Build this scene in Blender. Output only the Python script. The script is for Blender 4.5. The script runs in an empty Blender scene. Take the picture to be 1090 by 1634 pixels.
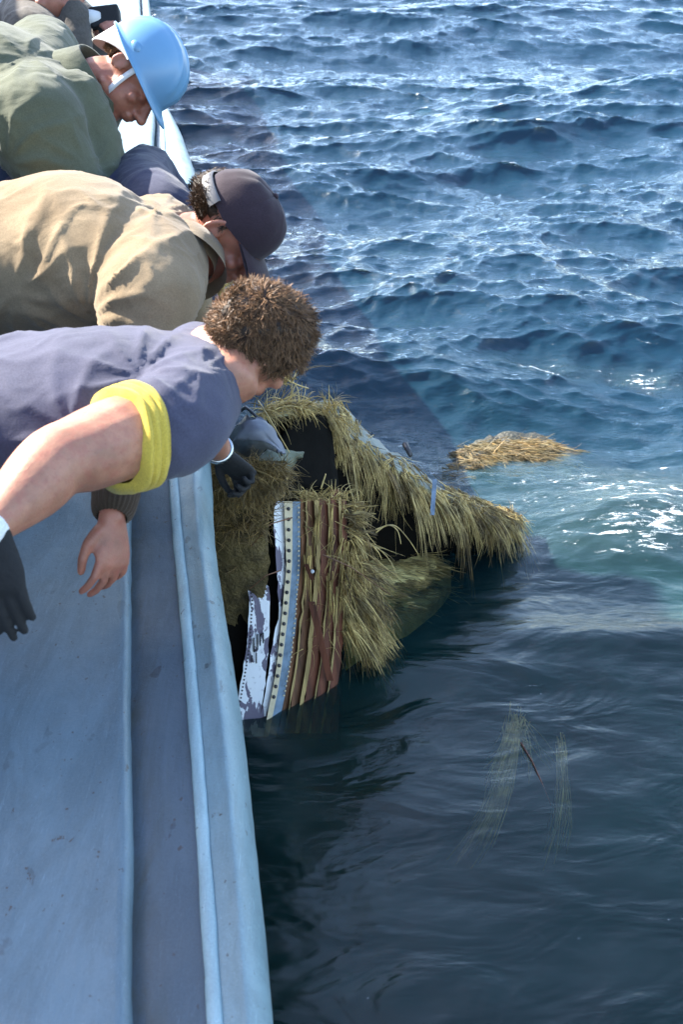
import bpy, bmesh, math, random
import numpy as np
from mathutils import Vector, Matrix, noise
S = bpy.context.scene
COL = S.collection
R = math.radians
rnd = random.Random(7)

# ------------------------------------------------------------------ camera, sky, sun, exposure
FPX, PITCH, CZ = 1900.0, R(29.3), 2.45
SP, CP = math.sin(PITCH), math.cos(PITCH)
cd = bpy.data.cameras.new('camera'); cam_o = bpy.data.objects.new('camera', cd); COL.objects.link(cam_o)
cd.sensor_fit = 'VERTICAL'; cd.sensor_height = 36; cd.lens = 36*FPX/1634
cd.clip_start = .05; cd.clip_end = 6000
cd.dof.use_dof = True; cd.dof.focus_distance = 3.6; cd.dof.aperture_fstop = 8
cam_o.location = (0, 0, CZ); cam_o.rotation_euler = (R(90)-PITCH, 0, 0)
S.camera = cam_o
SUN_EL, SUN_AZ = R(38), R(-62)        # azimuth measured from +Y towards +X
w = bpy.data.worlds.new('World'); S.world = w; w.use_nodes = True
nt = w.node_tree; sky = nt.nodes.new('ShaderNodeTexSky'); sky.sky_type = 'NISHITA'
sky.sun_disc = False; sky.sun_elevation = SUN_EL; sky.sun_rotation = SUN_AZ % (2*math.pi)
sky.air_density = 1.0; sky.dust_density = 1.3; sky.ozone_density = 1.3
nt.links.new(sky.outputs[0], nt.nodes['Background'].inputs[0]); nt.nodes['Background'].inputs[1].default_value = .15
sd = bpy.data.lights.new('sun', 'SUN'); so = bpy.data.objects.new('sun', sd); COL.objects.link(so)
sd.energy = 5.0; sd.angle = R(.5); sd.color = (1, .95, .86)
sv = Vector((math.cos(SUN_EL)*math.sin(SUN_AZ), math.cos(SUN_EL)*math.cos(SUN_AZ), math.sin(SUN_EL)))
so.rotation_euler = sv.to_track_quat('Z', 'Y').to_euler(); so.location = (-8, 6, 12)
S.view_settings.view_transform = 'Standard'; S.view_settings.look = 'None'
S.view_settings.exposure = 2.25; S.view_settings.gamma = 1; S.view_settings.use_curve_mapping = False
S.render.engine = 'CYCLES'; S.cycles.max_bounces = 8; S.cycles.transparent_max_bounces = 16

# ------------------------------------------------------------------ helpers
RV, UV_, FV = Vector((1, 0, 0)), Vector((0, SP, CP)), Vector((0, CP, -SP))
def P(u, v, d):                        # photo pixel and distance along the view axis -> point of the place
    return Vector((0, 0, CZ)) + d*(RV*((u-545)/FPX) + UV_*((817-v)/FPX) + FV)
def onz(u, v, z):
    k = (817-v)/FPX*CP - SP
    return P(u, v, (z-CZ)/k)
def D(r, u, b):                        # direction: right, up, towards the viewer
    return (RV*r + UV_*u - FV*b).normalized()

def link(name, me, mat=None, parent=None, smooth=True):
    if mat:
        if isinstance(mat, (list, tuple)):
            for m_ in mat: me.materials.append(m_)
        else: me.materials.append(mat)
    if smooth and len(me.polygons): me.polygons.foreach_set('use_smooth', [True]*len(me.polygons))
    o = bpy.data.objects.new(name, me); COL.objects.link(o)
    if parent: o.parent = parent; o.matrix_parent_inverse = Matrix.Translation(-parent.location)
    return o
def tag(o, label=None, cat=None, group=None, kind=None):
    for k, v in (('label', label), ('category', cat), ('group', group), ('kind', kind)):
        if v: o[k] = v
    return o
def thing(name, loc, label, cat, group=None):
    o = bpy.data.objects.new(name, None); COL.objects.link(o); o.location = loc
    bpy.context.view_layer.update()
    return tag(o, label, cat, group)
def mesh(vs, fs):
    me = bpy.data.meshes.new('m'); me.from_pydata([tuple(v) for v in vs], [], fs); me.update(); return me

class MB:
    def __init__(s): s.v, s.f = [], []
    def add(s, vs, fs):
        n = len(s.v); s.v += [tuple(v) for v in vs]; s.f += [[i+n for i in f] for f in fs]
    def grid(s, rows, closed=False):
        n = len(rows[0]); vs = [p for r in rows for p in r]; fs = []
        for i in range(len(rows)-1):
            for j in range(n if closed else n-1):
                k = (j+1) % n
                fs.append([i*n+j, i*n+k, (i+1)*n+k, (i+1)*n+j])
        s.add(vs, fs)
    def loft(s, secs, n=20):
        """secs: (centre, axisA (scaled), axisB (scaled)); rounded ends"""
        secs = [(Vector(c), Vector(a), Vector(b)) for c, a, b in secs]
        def ext(c0, c1, a, b):
            d = (c0-c1).normalized(); r = min(a.length, b.length)*.85
            return [(c0+d*r*math.sin(t), a*math.cos(t), b*math.cos(t)) for t in (R(35), R(62), R(82))]
        st = ext(secs[0][0], secs[1][0], secs[0][1], secs[0][2])[::-1]
        en = ext(secs[-1][0], secs[-2][0], secs[-1][1], secs[-1][2])
        def cr(a, b, c_, d, t): return .5*((2*b)+(c_-a)*t+(2*a-5*b+4*c_-d)*t*t+(3*b-a-3*c_+d)*t**3)
        fine = []
        for i in range(len(secs)-1):          # fair the skin between the stations
            q4_ = [secs[max(i-1, 0)], secs[i], secs[i+1], secs[min(i+2, len(secs)-1)]]
            ns = max(1, int((q4_[1][0]-q4_[2][0]).length/.018))
            for j in range(ns):
                fine.append(tuple(cr(*[x[m_] for x in q4_], j/ns) for m_ in range(3)))
        al = st+fine+[secs[-1]]+en
        rows = [[c+a*math.cos(t*2*math.pi/n)+b*math.sin(t*2*math.pi/n) for t in range(n)] for c, a, b in al]
        m0 = len(s.v); s.grid(rows, True)
        s.f.append([m0+i for i in range(n)][::-1]); e0 = m0+(len(rows)-1)*n
        s.f.append([e0+i for i in range(n)])
    def chain(s, pts, n=14):
        """pts: (point, radius) joined by round tapering limbs"""
        pts = [(Vector(p), r) for p, r in pts]
        secs = []
        for i, (p, r) in enumerate(pts):
            d = (pts[min(i+1, len(pts)-1)][0]-pts[max(i-1, 0)][0]).normalized()
            a = d.orthogonal().normalized(); 
            if secs:
                pa = secs[-1][1]; a = (pa-d*pa.dot(d)).normalized()
            secs.append((p, a*r, d.cross(a)*r))
        s.loft(secs, n)
    def ell(s, c, ax, n=18):
        """ellipsoid with three scaled axis vectors"""
        c = Vector(c); rows = []
        for i in range(1, n):
            t = math.pi*i/n
            rows.append([c+ax[2]*math.cos(t)+math.sin(t)*(ax[0]*math.cos(q*2*math.pi/24)+ax[1]*math.sin(q*2*math.pi/24)) for q in range(24)])
        m0 = len(s.v); s.grid(rows, True)
        s.f.append([m0+i for i in range(24)][::-1]); e0 = m0+(n-2)*24; s.f.append([e0+i for i in range(24)])
    def tube(s, pts, r, n=6, r1=None):
        pts = [Vector(p) for p in pts]; rows = []; a = None
        for i, p in enumerate(pts):
            d = (pts[min(i+1, len(pts)-1)]-pts[max(i-1, 0)]).normalized()
            a = d.orthogonal().normalized() if a is None else (a-d*a.dot(d)).normalized()
            b = d.cross(a); rr = r if r1 is None else r+(r1-r)*i/(len(pts)-1)
            rows.append([p+a*rr*math.cos(t*2*math.pi/n)+b*rr*math.sin(t*2*math.pi/n) for t in range(n)])
        m0 = len(s.v); s.grid(rows, True)
        s.f.append([m0+i for i in range(n)][::-1]); e0 = m0+(len(rows)-1)*n; s.f.append([e0+i for i in range(n)])
    def strand(s, p, d, L, wd, droop, curl=0, seg=4):
        """one blade of straw: a thin three-sided blade that bends under its weight"""
        p = Vector(p); d = Vector(d).normalized(); side = d.orthogonal().normalized()
        side.rotate(Matrix.Rotation(rnd.random()*6.28, 3, d)); kick = Vector((rnd.gauss(0, 1), rnd.gauss(0, 1), rnd.gauss(0, 1)))*curl
        rows = []
        for i in range(seg+1):
            t = i/seg; ww = wd*(1-.75*t)
            up = d.cross(side).normalized()
            rows.append([p+side*ww, p-side*ww, p+up*ww*.5])
            p = p+d*(L/seg); d = (d+Vector((0, 0, -1))*droop/seg+kick/seg).normalized(); side = (side-d*side.dot(d)).normalized()
        s.grid(rows, True)
    def build(s, name, mat=None, parent=None, smooth=True):
        return link(name, mesh(s.v, s.f), mat, parent, smooth)
    def fused(s, name, mat, parent, voxel=.006, smooth=3, disp=None):
        """fuse the pieces into one continuous skin"""
        o = link('tmp', mesh(s.v, s.f))
        bm = bmesh.new(); bm.from_mesh(o.data); bmesh.ops.recalc_face_normals(bm, faces=bm.faces); bm.to_mesh(o.data); bm.free()
        m = o.modifiers.new('r', 'REMESH'); m.mode = 'VOXEL'; m.voxel_size = voxel
        m = o.modifiers.new('s', 'SMOOTH'); m.iterations = smooth; m.factor = .6
        dg = bpy.context.evaluated_depsgraph_get(); dg.update()
        me = bpy.data.meshes.new_from_object(o.evaluated_get(dg)); bpy.data.objects.remove(o)
        if disp:
            n = len(me.vertices); co_ = np.empty(n*3); no_ = np.empty(n*3)
            me.vertices.foreach_get('co', co_); me.vertex_normals.foreach_get('vector', no_)
            dd_ = np.array([disp(Vector(c_)) for c_ in co_.reshape(-1, 3)])
            me.vertices.foreach_set('co', (co_.reshape(-1, 3)+no_.reshape(-1, 3)*dd_[:, None]).ravel()); me.update()
        return link(name, me, mat, parent)

# ------------------------------------------------------------------ materials
def newmat(name):
    m = bpy.data.materials.new(name); m.use_nodes = True
    nt = m.node_tree; return m, nt, nt.nodes['Principled BSDF']
class N:
    """tiny node wrapper"""
    def __init__(s, nt): s.nt = nt
    def n(s, t, **k):
        x = s.nt.nodes.new('ShaderNode'+t)
        for a, b in k.items(): setattr(x, a, b)
        return x
    def l(s, a, b): s.nt.links.new(a, b)
    def pos(s):
        return s.n('NewGeometry').outputs['Position']
    def map(s, scale, rot=(0, 0, 0), vec=None):
        m = s.n('Mapping'); m.inputs['Scale'].default_value = scale; m.inputs['Rotation'].default_value = rot
        s.l(vec or s.pos(), m.inputs[0]); return m.outputs[0]
    def noise(s, scale, detail=4, rough=.55, vec=None, dist=0):
        x = s.n('TexNoise'); x.inputs['Scale'].default_value = scale; x.inputs['Detail'].default_value = detail
        x.inputs['Roughness'].default_value = rough; x.inputs['Distortion'].default_value = dist
        s.l(vec or s.pos(), x.inputs['Vector']); return x.outputs['Fac']
    def ramp(s, fac, stops, interp='LINEAR'):
        x = s.n('ValToRGB'); cr = x.color_ramp; cr.interpolation = interp
        while len(cr.elements) < len(stops): cr.elements.new(.5)
        for e, (p, c) in zip(cr.elements, stops):
            e.position = p; e.color = (*c, 1) if isinstance(c, tuple) else (c, c, c, 1)
        s.l(fac, x.inputs[0]); return x.outputs[0]
    def mix(s, fac, a, b, mode='MIX'):
        x = s.n('Mix', data_type='RGBA', blend_type=mode)
        for sock, v in ((x.inputs[0], fac), (x.inputs[6], a), (x.inputs[7], b)):
            if isinstance(v, (int, float)): sock.default_value = v
            elif isinstance(v, tuple): sock.default_value = (*v, 1)
            else: s.l(v, sock)
        return x.outputs[2]
    def math(s, op, a, b=0.0, c=None):
        x = s.n('Math', operation=op)
        for i, v in enumerate([a, b] + ([c] if c is not None else [])):
            if isinstance(v, (int, float)): x.inputs[i].default_value = v
            else: s.l(v, x.inputs[i])
        return x.outputs[0]
    def bump(s, h, strength=.5, dist=.01, nrm=None):
        b = s.n('Bump'); b.inputs['Strength'].default_value = strength; b.inputs['Distance'].default_value = dist
        s.l(h, b.inputs['Height'])
        if nrm: s.l(nrm, b.inputs['Normal'])
        return b.outputs[0]

def simple(name, col, rough=.6, var=.25, nscale=8, bump=.2, bd=.004, bscale=60, metal=0, stretch=(1, 1, 1), spec=.5, island=0, sss=0, sheen=0):
    m, nt, b = newmat(name); g = N(nt)
    f = g.noise(nscale, 5, .6, g.map(stretch))
    dark = tuple(c*(1-var) for c in col); lite = tuple(min(1, c*(1+var)) for c in col)
    c = g.ramp(f, [(.3, dark), (.7, lite)])
    if island:
        ri = g.n('NewGeometry').outputs['Random Per Island']
        c = g.mix(1.0, c, g.ramp(ri, [(0, 1-island), (1, 1.0)]), 'MULTIPLY')
    g.l(c, b.inputs['Base Color']); b.inputs['Roughness'].default_value = rough; b.inputs['Metallic'].default_value = metal
    b.inputs['Specular IOR Level'].default_value = spec
    if sheen: b.inputs['Sheen Weight'].default_value = sheen
    if sss:
        b.inputs['Subsurface Weight'].default_value = sss; b.inputs['Subsurface Radius'].default_value = (1, .35, .2); b.inputs['Subsurface Scale'].default_value = .012
    if bump: g.l(g.bump(g.noise(bscale, 4, .6, g.map(stretch)), bump, bd), b.inputs['Normal'])
    return m

def veined(mat):
    nt = mat.node_tree; g = N(nt); b = nt.nodes['Principled BSDF']; old = b.inputs['Base Color'].links[0].from_socket
    c = g.mix(g.ramp(g.noise(55, 4, .7), [(.45, 0.0), (.68, .5)]), old, (.30, .085, .06))
    c = g.mix(g.ramp(g.noise(330, 2, .6), [(.62, 0.0), (.72, .45)]), c, (.12, .05, .03))
    g.l(c, b.inputs['Base Color'])
    v = g.ramp(g.noise(16, 2, .4, None, 1.5), [(.47, 0.0), (.5, 1.0), (.53, 0.0)])
    g.l(g.bump(v, .12, .0016, b.inputs['Normal'].links[0].from_socket), b.inputs['Normal'])
def cloth(name, col, weave=900, wrinkle=.5, var=.15, rough=.9, blotch=None):
    m, nt, b = newmat(name); g = N(nt)
    f = g.noise(6, 5, .6)
    c = g.ramp(f, [(.3, tuple(x*(1-var) for x in col)), (.7, tuple(min(1, x*(1+var)) for x in col))])
    if blotch: c = g.mix(g.ramp(g.noise(3.1, 3, .5, None, .6), [(.5, 0.0), (.62, 1.0)]), c, blotch)
    fine = g.noise(weave*.35, 2, .7)
    c = g.mix(.5, c, g.mix(1.0, c, g.ramp(fine, [(.3, .6), (.7, 1.3)]), 'MULTIPLY'))
    g.l(c, b.inputs['Base Color']); b.inputs['Roughness'].default_value = rough; b.inputs['Specular IOR Level'].default_value = .2
    b.inputs['Sheen Weight'].default_value = .12
    n1 = g.bump(g.noise(9, 3, .45, g.map((1, 1.3, .9)), .5), wrinkle*.7, .03)
    n2 = g.bump(fine, .35, .0015, n1)
    g.l(n2, b.inputs['Normal']); return m

def paint(name, col, dirt=(.05, .06, .05), amount=.3, rough=.45, scr=True, streak=(1, .25, 1)):
    m, nt, b = newmat(name); g = N(nt)
    c = g.ramp(g.noise(2.2, 6, .6, g.map(streak)), [(.25, tuple(x*.86 for x in col)), (.75, tuple(x*1.1 for x in col))])
    c = g.mix(g.ramp(g.noise(260, 3, .7), [(.35, 0.0), (.7, .42)]), c, tuple(x*.55 for x in col))
    c = g.mix(g.ramp(g.noise(9, 8, .7, g.map((1, .35, 1))), [(.56, 0.0), (.82, amount)]), c, dirt)
    c = g.mix(g.ramp(g.noise(23, 3, .5, g.map((1, .5, 1), (0, 0, .4)), .3), [(.672, 0.0), (.69, min(1, amount*1.7))]), c, (.02, .02, .025))
    # hairline scratches
    if scr:
        s1 = g.noise(14, 2, .4, g.map((9, .5, 3), (0, 0, .5)), .4)
        c = g.mix(g.ramp(s1, [(.495, 0.0), (.5, .65), (.505, 0.0)]), c, tuple(min(1, x*1.6) for x in col))
    c = g.mix(g.ramp(g.noise(3.5, 8, .75, g.map((1.8, .5, 1)), 1.0), [(.44, 0.0), (.58, .42)]), c, tuple(min(1, x*1.45) for x in col))
    c = g.mix(g.ramp(g.noise(70, 3, .6, g.map((1, .6, 1))), [(.685, 0.0), (.70, .75)]), c, (.05, .03, .022))
    g.l(c, b.inputs['Base Color'])
    g.l(g.ramp(g.noise(7, 5), [(.3, rough-.08), (.7, rough+.14)]), b.inputs['Roughness'])
    hb_ = g.noise(38, 5, .6, g.map((1.3, .35, 1), (0, 0, .25)), .8)
    n0 = g.bump(g.noise(5, 4, .5), .45, .014); n1 = g.bump(hb_, .30, .006, n0); n2 = g.bump(g.noise(210, 4, .7), .45, .0018, n1)
    g.l(n2, b.inputs['Normal']); return m

M = {}
M['plate'] = paint('blue_grey_paint', (.100, .150, .182), amount=.22)
M['strip'] = paint('walkway_paint', (.066, .088, .110), amount=.6, rough=.6)
nt_ = M['strip'].node_tree; g = N(nt_); b_ = nt_.nodes['Principled BSDF']; old = b_.inputs['Base Color'].links[0].from_socket
ac = g.n('Attribute', attribute_name='across').outputs['Fac']
f1 = g.math('MULTIPLY', g.ramp(ac, [(.1, 1.0), (.62, 0.0)]), g.ramp(g.noise(11, 8, .72, g.map((1.6, .4, 1)), .6), [(.38, 0.0), (.62, 1.0)]))
g.l(g.mix(g.math('MULTIPLY', f1, .8), old, (.050, .047, .030)), b_.inputs['Base Color'])
M['bead'] = paint('bead_paint', (.26, .36, .38), amount=.5)
M['strake'] = paint('strake_paint', (.165, .245, .27), amount=.35, rough=.38)
M['hull'] = paint('hull_paint', (.055, .07, .065), amount=.5)
M['house'] = paint('house_paint', (.30, .33, .36), amount=.2)
M['deck'] = paint('deck_paint', (.09, .10, .11), amount=.4, rough=.7)
M['skin'] = simple('skin', (.36, .165, .10), .5, .28, 17, .35, .0012, 260, sss=.25)
M['skin_red'] = simple('sunburnt_skin', (.30, .12, .075), .5, .28, 17, .35, .0012, 260, sss=.25)
veined(M['skin']); veined(M['skin_red'])
M['navy'] = cloth('navy_cotton', (.054, .054, .084), wrinkle=.25)
M['tan'] = cloth('tan_wool', (.215, .155, .09), wrinkle=.5, blotch=(.16, .11, .06))
M['green'] = cloth('olive_green_cotton', (.075, .080, .050), wrinkle=.55)
M['brown_rib'] = cloth('brown_rib', (.045, .03, .02))
M['yellow'] = cloth('yellow_rib', (.50, .36, .055), wrinkle=.3)
M['khaki'] = cloth('khaki_cotton', (.16, .13, .075))
M['coverall'] = cloth('dark_blue_coverall', (.028, .03, .055))
M['denim'] = cloth('dark_denim', (.03, .04, .07))
M['greyknit'] = cloth('grey_brown_knit', (.075, .065, .055), weave=300)
M['white_cloth'] = cloth('white_cloth', (.7, .7, .68))
M['glove'] = simple('black_glove', (.0055, .0055, .006), .8, .3, 30, .5, .003, 120)
M['capm'] = cloth('plum_cap', (.027, .017, .023), wrinkle=.25)
M['capband'] = simple('grey_strap', (.085, .082, .085), .6)
M['hardhat'] = simple('pale_blue_plastic', (.105, .235, .38), .32, .06, 5, .06, .003, 20)
M['strap'] = simple('white_webbing', (.55, .55, .55), .7, .05)
M['shoe'] = simple('black_leather', (.015, .015, .015), .5)
M['steel'] = simple('steel', (.5, .5, .5), .25, .1, metal=1)
M['lens'] = simple('dark_glass', (.01, .01, .012), .15, 0, bump=0)
def hairmat(name, a, b_):
    m, nt, b = newmat(name); g = N(nt)
    ri = g.n('NewGeometry').outputs['Random Per Island']
    g.l(g.ramp(ri, [(0, a), (1, b_)]), b.inputs['Base Color']); b.inputs['Roughness'].default_value = .45
    b.inputs['Specular IOR Level'].default_value = .25
    return m
M['hair_brown'] = hairmat('brown_hair', (.035, .019, .010), (.26, .145, .075))
M['hair_dark'] = hairmat('dark_hair', (.018, .010, .006), (.07, .038, .02))
def strawmat(name, lo, hi):
    m, nt, b = newmat(name); g = N(nt)
    ri = g.n('NewGeometry').outputs['Random Per Island']
    c = g.ramp(ri, [(0, lo), (.5, tuple((x+y)/2 for x, y in zip(lo, hi))), (1, hi)])
    c = g.mix(g.ramp(g.noise(15, 4), [(.45, 0.0), (.62, .6)]), c, (.055, .040, .016))
    g.l(c, b.inputs['Base Color']); b.inputs['Roughness'].default_value = .55; b.inputs['Subsurface Weight'].default_value = 0
    return m
M['straw'] = strawmat('straw', (.30, .195, .055), (.80, .59, .22))
M['straw_dark'] = strawmat('wet_straw', (.085, .048, .014), (.38, .25, .08))
M['straw_wet'] = strawmat('soaked_straw', (.07, .055, .022), (.23, .18, .075))
M['inner_shade'] = simple('painted_inner_shade', (.0055, .005, .004), .9, .3, 10, .3, spec=.08)  # near-black, so the shade inside the hollow is in the colour
M['sheet'] = simple('torn_grey_sheet', (.10, .115, .125), .55, .3, 12, .4, .004, 40)
M['sheet2'] = simple('torn_olive_sheet', (.095, .11, .075), .6, .4, 14, .5, .004, 50)
M['lilac'] = simple('pale_torn_sheet', (.13, .14, .17), .5, .2, 12, .3)
M['cream'] = simple('cream_metal', (.56, .47, .31), .5, .15, 30, .3, .001, 150)
M['bluemetal'] = simple('blue_grey_metal', (.15, .21, .27), .5, .35, 25, .5, .002, 90)
M['rivet'] = simple('dark_rivet', (.05, .05, .055), .4, .3, metal=.4)
M['rust'] = simple('dark_red_board', (.115, .036, .017), .6, .6, 30, 1.0, .003, 60, stretch=(1, 1, .12))
M['rust2'] = simple('brown_board', (.14, .062, .028), .6, .6, 30, 1.0, .003, 60, stretch=(1, 1, .12))
M['straw_slab'] = simple('compressed_straw', (.36, .25, .095), .8, .5, 18, 1, .012, 90, stretch=(1, 1, .08))
M['crust'] = simple('matted_crust', (.27, .25, .145), .85, .45, 14, 1, .02, 45, stretch=(.6, 1, 1))
M['crust_grey'] = simple('grey_crust', (.22, .235, .20), .8, .35, 9, .8, .012, 60)
M['wet_mat'] = simple('wet_mat', (.028, .026, .013), .5, .6, 14, 1, .02, 40)
M['under'] = simple('pale_yellow_core', (.80, .60, .22), .8, .3, 10, .8, .02, 30, stretch=(.4, 2, 1))
m, nt, b = newmat('flaking_white_paint'); g = N(nt)      # white paint scaling off mauve primer
f = g.noise(16, 5, .62, g.map((1.5, 1, .55)), .5)
c = g.ramp(f, [(.49, (.16, .14, .19)), (.505, (.86, .87, .88))])
c = g.mix(g.ramp(g.noise(60, 3), [(.6, 0.0), (.75, .5)]), c, (.3, .29, .32))
g.l(c, b.inputs['Base Color']); b.inputs['Roughness'].default_value = .5
g.l(g.bump(f, .6, .004), b.inputs['Normal']); M['flake'] = m

# ------------------------------------------------------------------ sea (wind waves summed from a spectrum)
def spectrum(Nn, L, lmin, lmax, wind, seed, power=3.6, spread=2):
    rs = np.random.RandomState(seed)
    k1 = 2*np.pi*np.fft.fftfreq(Nn, L/Nn); kx, ky = np.meshgrid(k1, k1)
    k = np.hypot(kx, ky); k[0, 0] = 1
    c = (kx*wind[0]+ky*wind[1])/k
    A = k**(-power/2)*(.10+np.abs(c)**spread)
    A *= 1/(1+np.exp(-(k-2*np.pi/lmax)/(2*np.pi/lmax*.12)))/(1+np.exp((k-2*np.pi/lmin)/(2*np.pi/lmin*.12)))
    A[0, 0] = 0
    H = A*(rs.normal(size=k.shape)+1j*rs.normal(size=k.shape))
    h = np.fft.ifft2(H).real; s = h.std()
    dx = np.fft.ifft2(1j*kx/k*H).real/s; dy = np.fft.ifft2(1j*ky/k*H).real/s
    return h/s, dx, dy
def samp(a, L, x, y):
    Nn = a.shape[0]; fx = (x/L) % 1*Nn; fy = (y/L) % 1*Nn
    x0 = fx.astype(int) % Nn; y0 = fy.astype(int) % Nn; tx = fx-np.floor(fx); ty = fy-np.floor(fy)
    x1 = (x0+1) % Nn; y1 = (y0+1) % Nn
    return (a[y0, x0]*(1-tx)+a[y0, x1]*tx)*(1-ty)+(a[y1, x0]*(1-tx)+a[y1, x1]*tx)*ty
def axis(segs):
    out = [segs[0][0]]
    for a, b_, s in segs:
        x = a
        while x < b_-1e-6:
            x += s(x) if callable(s) else s; out.append(x)
    return np.array(out)
ys = axis([(-14, 0.4, .3), (.4, 5, .016), (5, 32, lambda y: .0033*y), (32, 3500, lambda y: .04*y)])
xp = axis([(0, 2.6, .018), (2.6, 9, .034), (9, 3000, lambda x: .12*x)])
xn = axis([(0, 1.0, .018), (1.0, 3, .034), (3, 8, .12), (8, 3000, lambda x: .12*x)])
xs = np.concatenate([-xn[::-1][:-1], xp])
X, Y = np.meshgrid(xs, ys)
long_ = spectrum(1024, 41., .8, 8., (.25, -.97), 5, 4.2, 3)
mid_ = spectrum(1024, 13.7, .14, 1.2, (-.1, -.99), 11, 3.7, 2.2)
shrt = spectrum(1024, 5.3, .035, .20, (.3, -.95), 21, 3.4, .8)
def wave(X, Y):
    # sheltered water beside the hull and in front of the wreck
    dd = np.hypot((X-.8)/2.0, (Y-1.6)/3.2)
    calm = 1/(1+np.exp(-(dd-1.0)/.15))
    far = 1/(1+(np.abs(Y)/60)**2+(np.abs(X)/60)**2)
    aL = .105*(.16+.84*calm)*far; aM = .0235*(.12+.88*calm)*far; aS = .0040*(.14+.86*calm)*far
    out = [0, 0, 0]
    for (h, dx, dy), L, a, ch in ((long_, 41., aL, 1.15), (mid_, 13.7, aM, 1.35), (shrt, 5.3, aS, 1.1)):
        out[2] = out[2]+a*samp(h, L, X+3, Y+7); out[0] = out[0]+ch*a*samp(dx, L, X+3, Y+7); out[1] = out[1]+ch*a*samp(dy, L, X+3, Y+7)
    return out, calm
(dX, dY, Z), calm = wave(X, Y)
# wash curling off the wreck towards the right
for (u, v, z, sx, sy, hgt) in ((1010, 800, 0, .45, .28, .10), (900, 740, 0, .5, .3, .05), (960, 1010, 0, .7, .12, .035), (700, 1060, 0, .6, .10, .03)):
    c0 = onz(u, v, 0); q = ((X-c0.x)/sx)**2+((Y-c0.y)/sy)**2
    Z = Z+hgt*np.exp(-q)
px_, py_ = X+dX, Y+dY
jx = np.gradient(px_, axis=1)/np.gradient(X, axis=1); jy = np.gradient(py_, axis=0)/np.gradient(Y, axis=0)
J = jx*jy
foam = np.clip((.22-J)/.25, 0, 1)*calm
def wz(x, y):
    j = int(np.clip(np.searchsorted(xs, x), 0, len(xs)-1)); i = int(np.clip(np.searchsorted(ys, y), 0, len(ys)-1)); return float(Z[i, j])
def onw(u, v, dz=0):                   # point of the water surface seen at a photo pixel, raised by dz
    p = onz(u, v, dz)
    for _ in range(4): p = onz(u, v, wz(p.x, p.y)+dz)
    return p
print('WZ', [round(wz(onz(u, v, 0).x, onz(u, v, 0).y), 3) for u, v in ((400, 1130), (560, 1080), (660, 950), (720, 900), (830, 830), (800, 735), (820, 1170), (780, 1340))])

# aerated swirl round the wreck, with pale spots farther out
for (u, v, sx, sy, k) in ((1060, 810, .40, .30, .62), (930, 765, .6, .25, .42), (930, 985, .7, .10, .22), (990, 850, .5, .2, .3), (900, 590, .22, .12, .55), (1060, 590, .25, .08, .8), (830, 850, .25, .08, .4), (690, 725, .3, .1, .4)):
    c0 = onz(u, v, 0); q = ((X-c0.x)/sx)**2+((Y-c0.y)/sy)**2
    foam = np.maximum(foam, 0) + k*np.exp(-q)*.62
nr, nc = X.shape
co = np.stack([px_, py_, Z], -1).reshape(-1, 3)
idx = np.arange(nr*nc).reshape(nr, nc)
quads = np.stack([idx[:-1, :-1], idx[:-1, 1:], idx[1:, 1:], idx[1:, :-1]], -1).reshape(-1, 4)
me = bpy.data.meshes.new('sea')
me.vertices.add(len(co)); me.vertices.foreach_set('co', co.ravel().astype(np.float32))
me.loops.add(quads.size); me.loops.foreach_set('vertex_index', quads.ravel().astype(np.int32))
me.polygons.add(len(quads)); me.polygons.foreach_set('loop_start', np.arange(0, quads.size, 4, dtype=np.int32))
me.polygons.foreach_set('loop_total', np.full(len(quads), 4, np.int32))
me.update(calc_edges=True)
at_ = me.attributes.new('foam', 'FLOAT', 'POINT'); at_.data.foreach_set('value', foam.ravel().astype(np.float32))
at_ = me.attributes.new('calm', 'FLOAT', 'POINT'); at_.data.foreach_set('value', calm.ravel().astype(np.float32))
m, nt, b = newmat('sea_water'); g = N(nt); nt.nodes.remove(b)
out = nt.nodes['Material Output']
fo = g.n('Attribute', attribute_name='foam').outputs['Fac']; ca = g.n('Attribute', attribute_name='calm').outputs['Fac']
n1 = g.noise(17, 6, .62, g.map((.6, 1.3, 1), (0, 0, .3)), 1.1)
n2 = g.noise(3.4, 3, .5, g.map((.7, 1.3, 1), (0, 0, -.3)), .9)
hgt = g.math('ADD', g.math('MULTIPLY', n1, g.math('ADD', g.math('MULTIPLY', ca, .38), .10)), g.math('MULTIPLY', n2, 1.0))
nrm = g.bump(hgt, .8, .028)
fr = g.n('Fresnel'); fr.inputs['IOR'].default_value = 1.34; g.l(nrm, fr.inputs['Normal'])
gl = g.n('BsdfGlossy'); gl.inputs['Roughness'].default_value = .09; g.l(nrm, gl.inputs['Normal']); gl.inputs['Color'].default_value = (1, 1, 1, 1)
df = g.n('BsdfDiffuse'); g.l(nrm, df.inputs['Normal'])
turb = g.ramp(g.noise(1.3, 5, .6, None, 1.2), [(.35, (.010, .048, .040)), (.7, (.024, .095, .080))])
turb = g.mix(ca, turb, (.016, .085, .155))
turb = g.mix(g.math('MULTIPLY', g.math('MINIMUM', fo, 1.0), 1.0), turb, (.11, .20, .205))
g.l(turb, df.inputs['Color'])
tr = g.n('BsdfTransparent'); tr.inputs['Color'].default_value = (.82, .90, .86, 1)
mb = g.n('MixShader'); mb.inputs[0].default_value = .74; g.l(tr.outputs[0], mb.inputs[2]); g.l(df.outputs[0], mb.inputs[1])
mw = g.n('MixShader'); g.l(fr.outputs[0], mw.inputs[0]); g.l(mb.outputs[0], mw.inputs[1]); g.l(gl.outputs[0], mw.inputs[2])
fd = g.n('BsdfDiffuse'); fd.inputs['Color'].default_value = (.75, .8, .82, 1)
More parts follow.
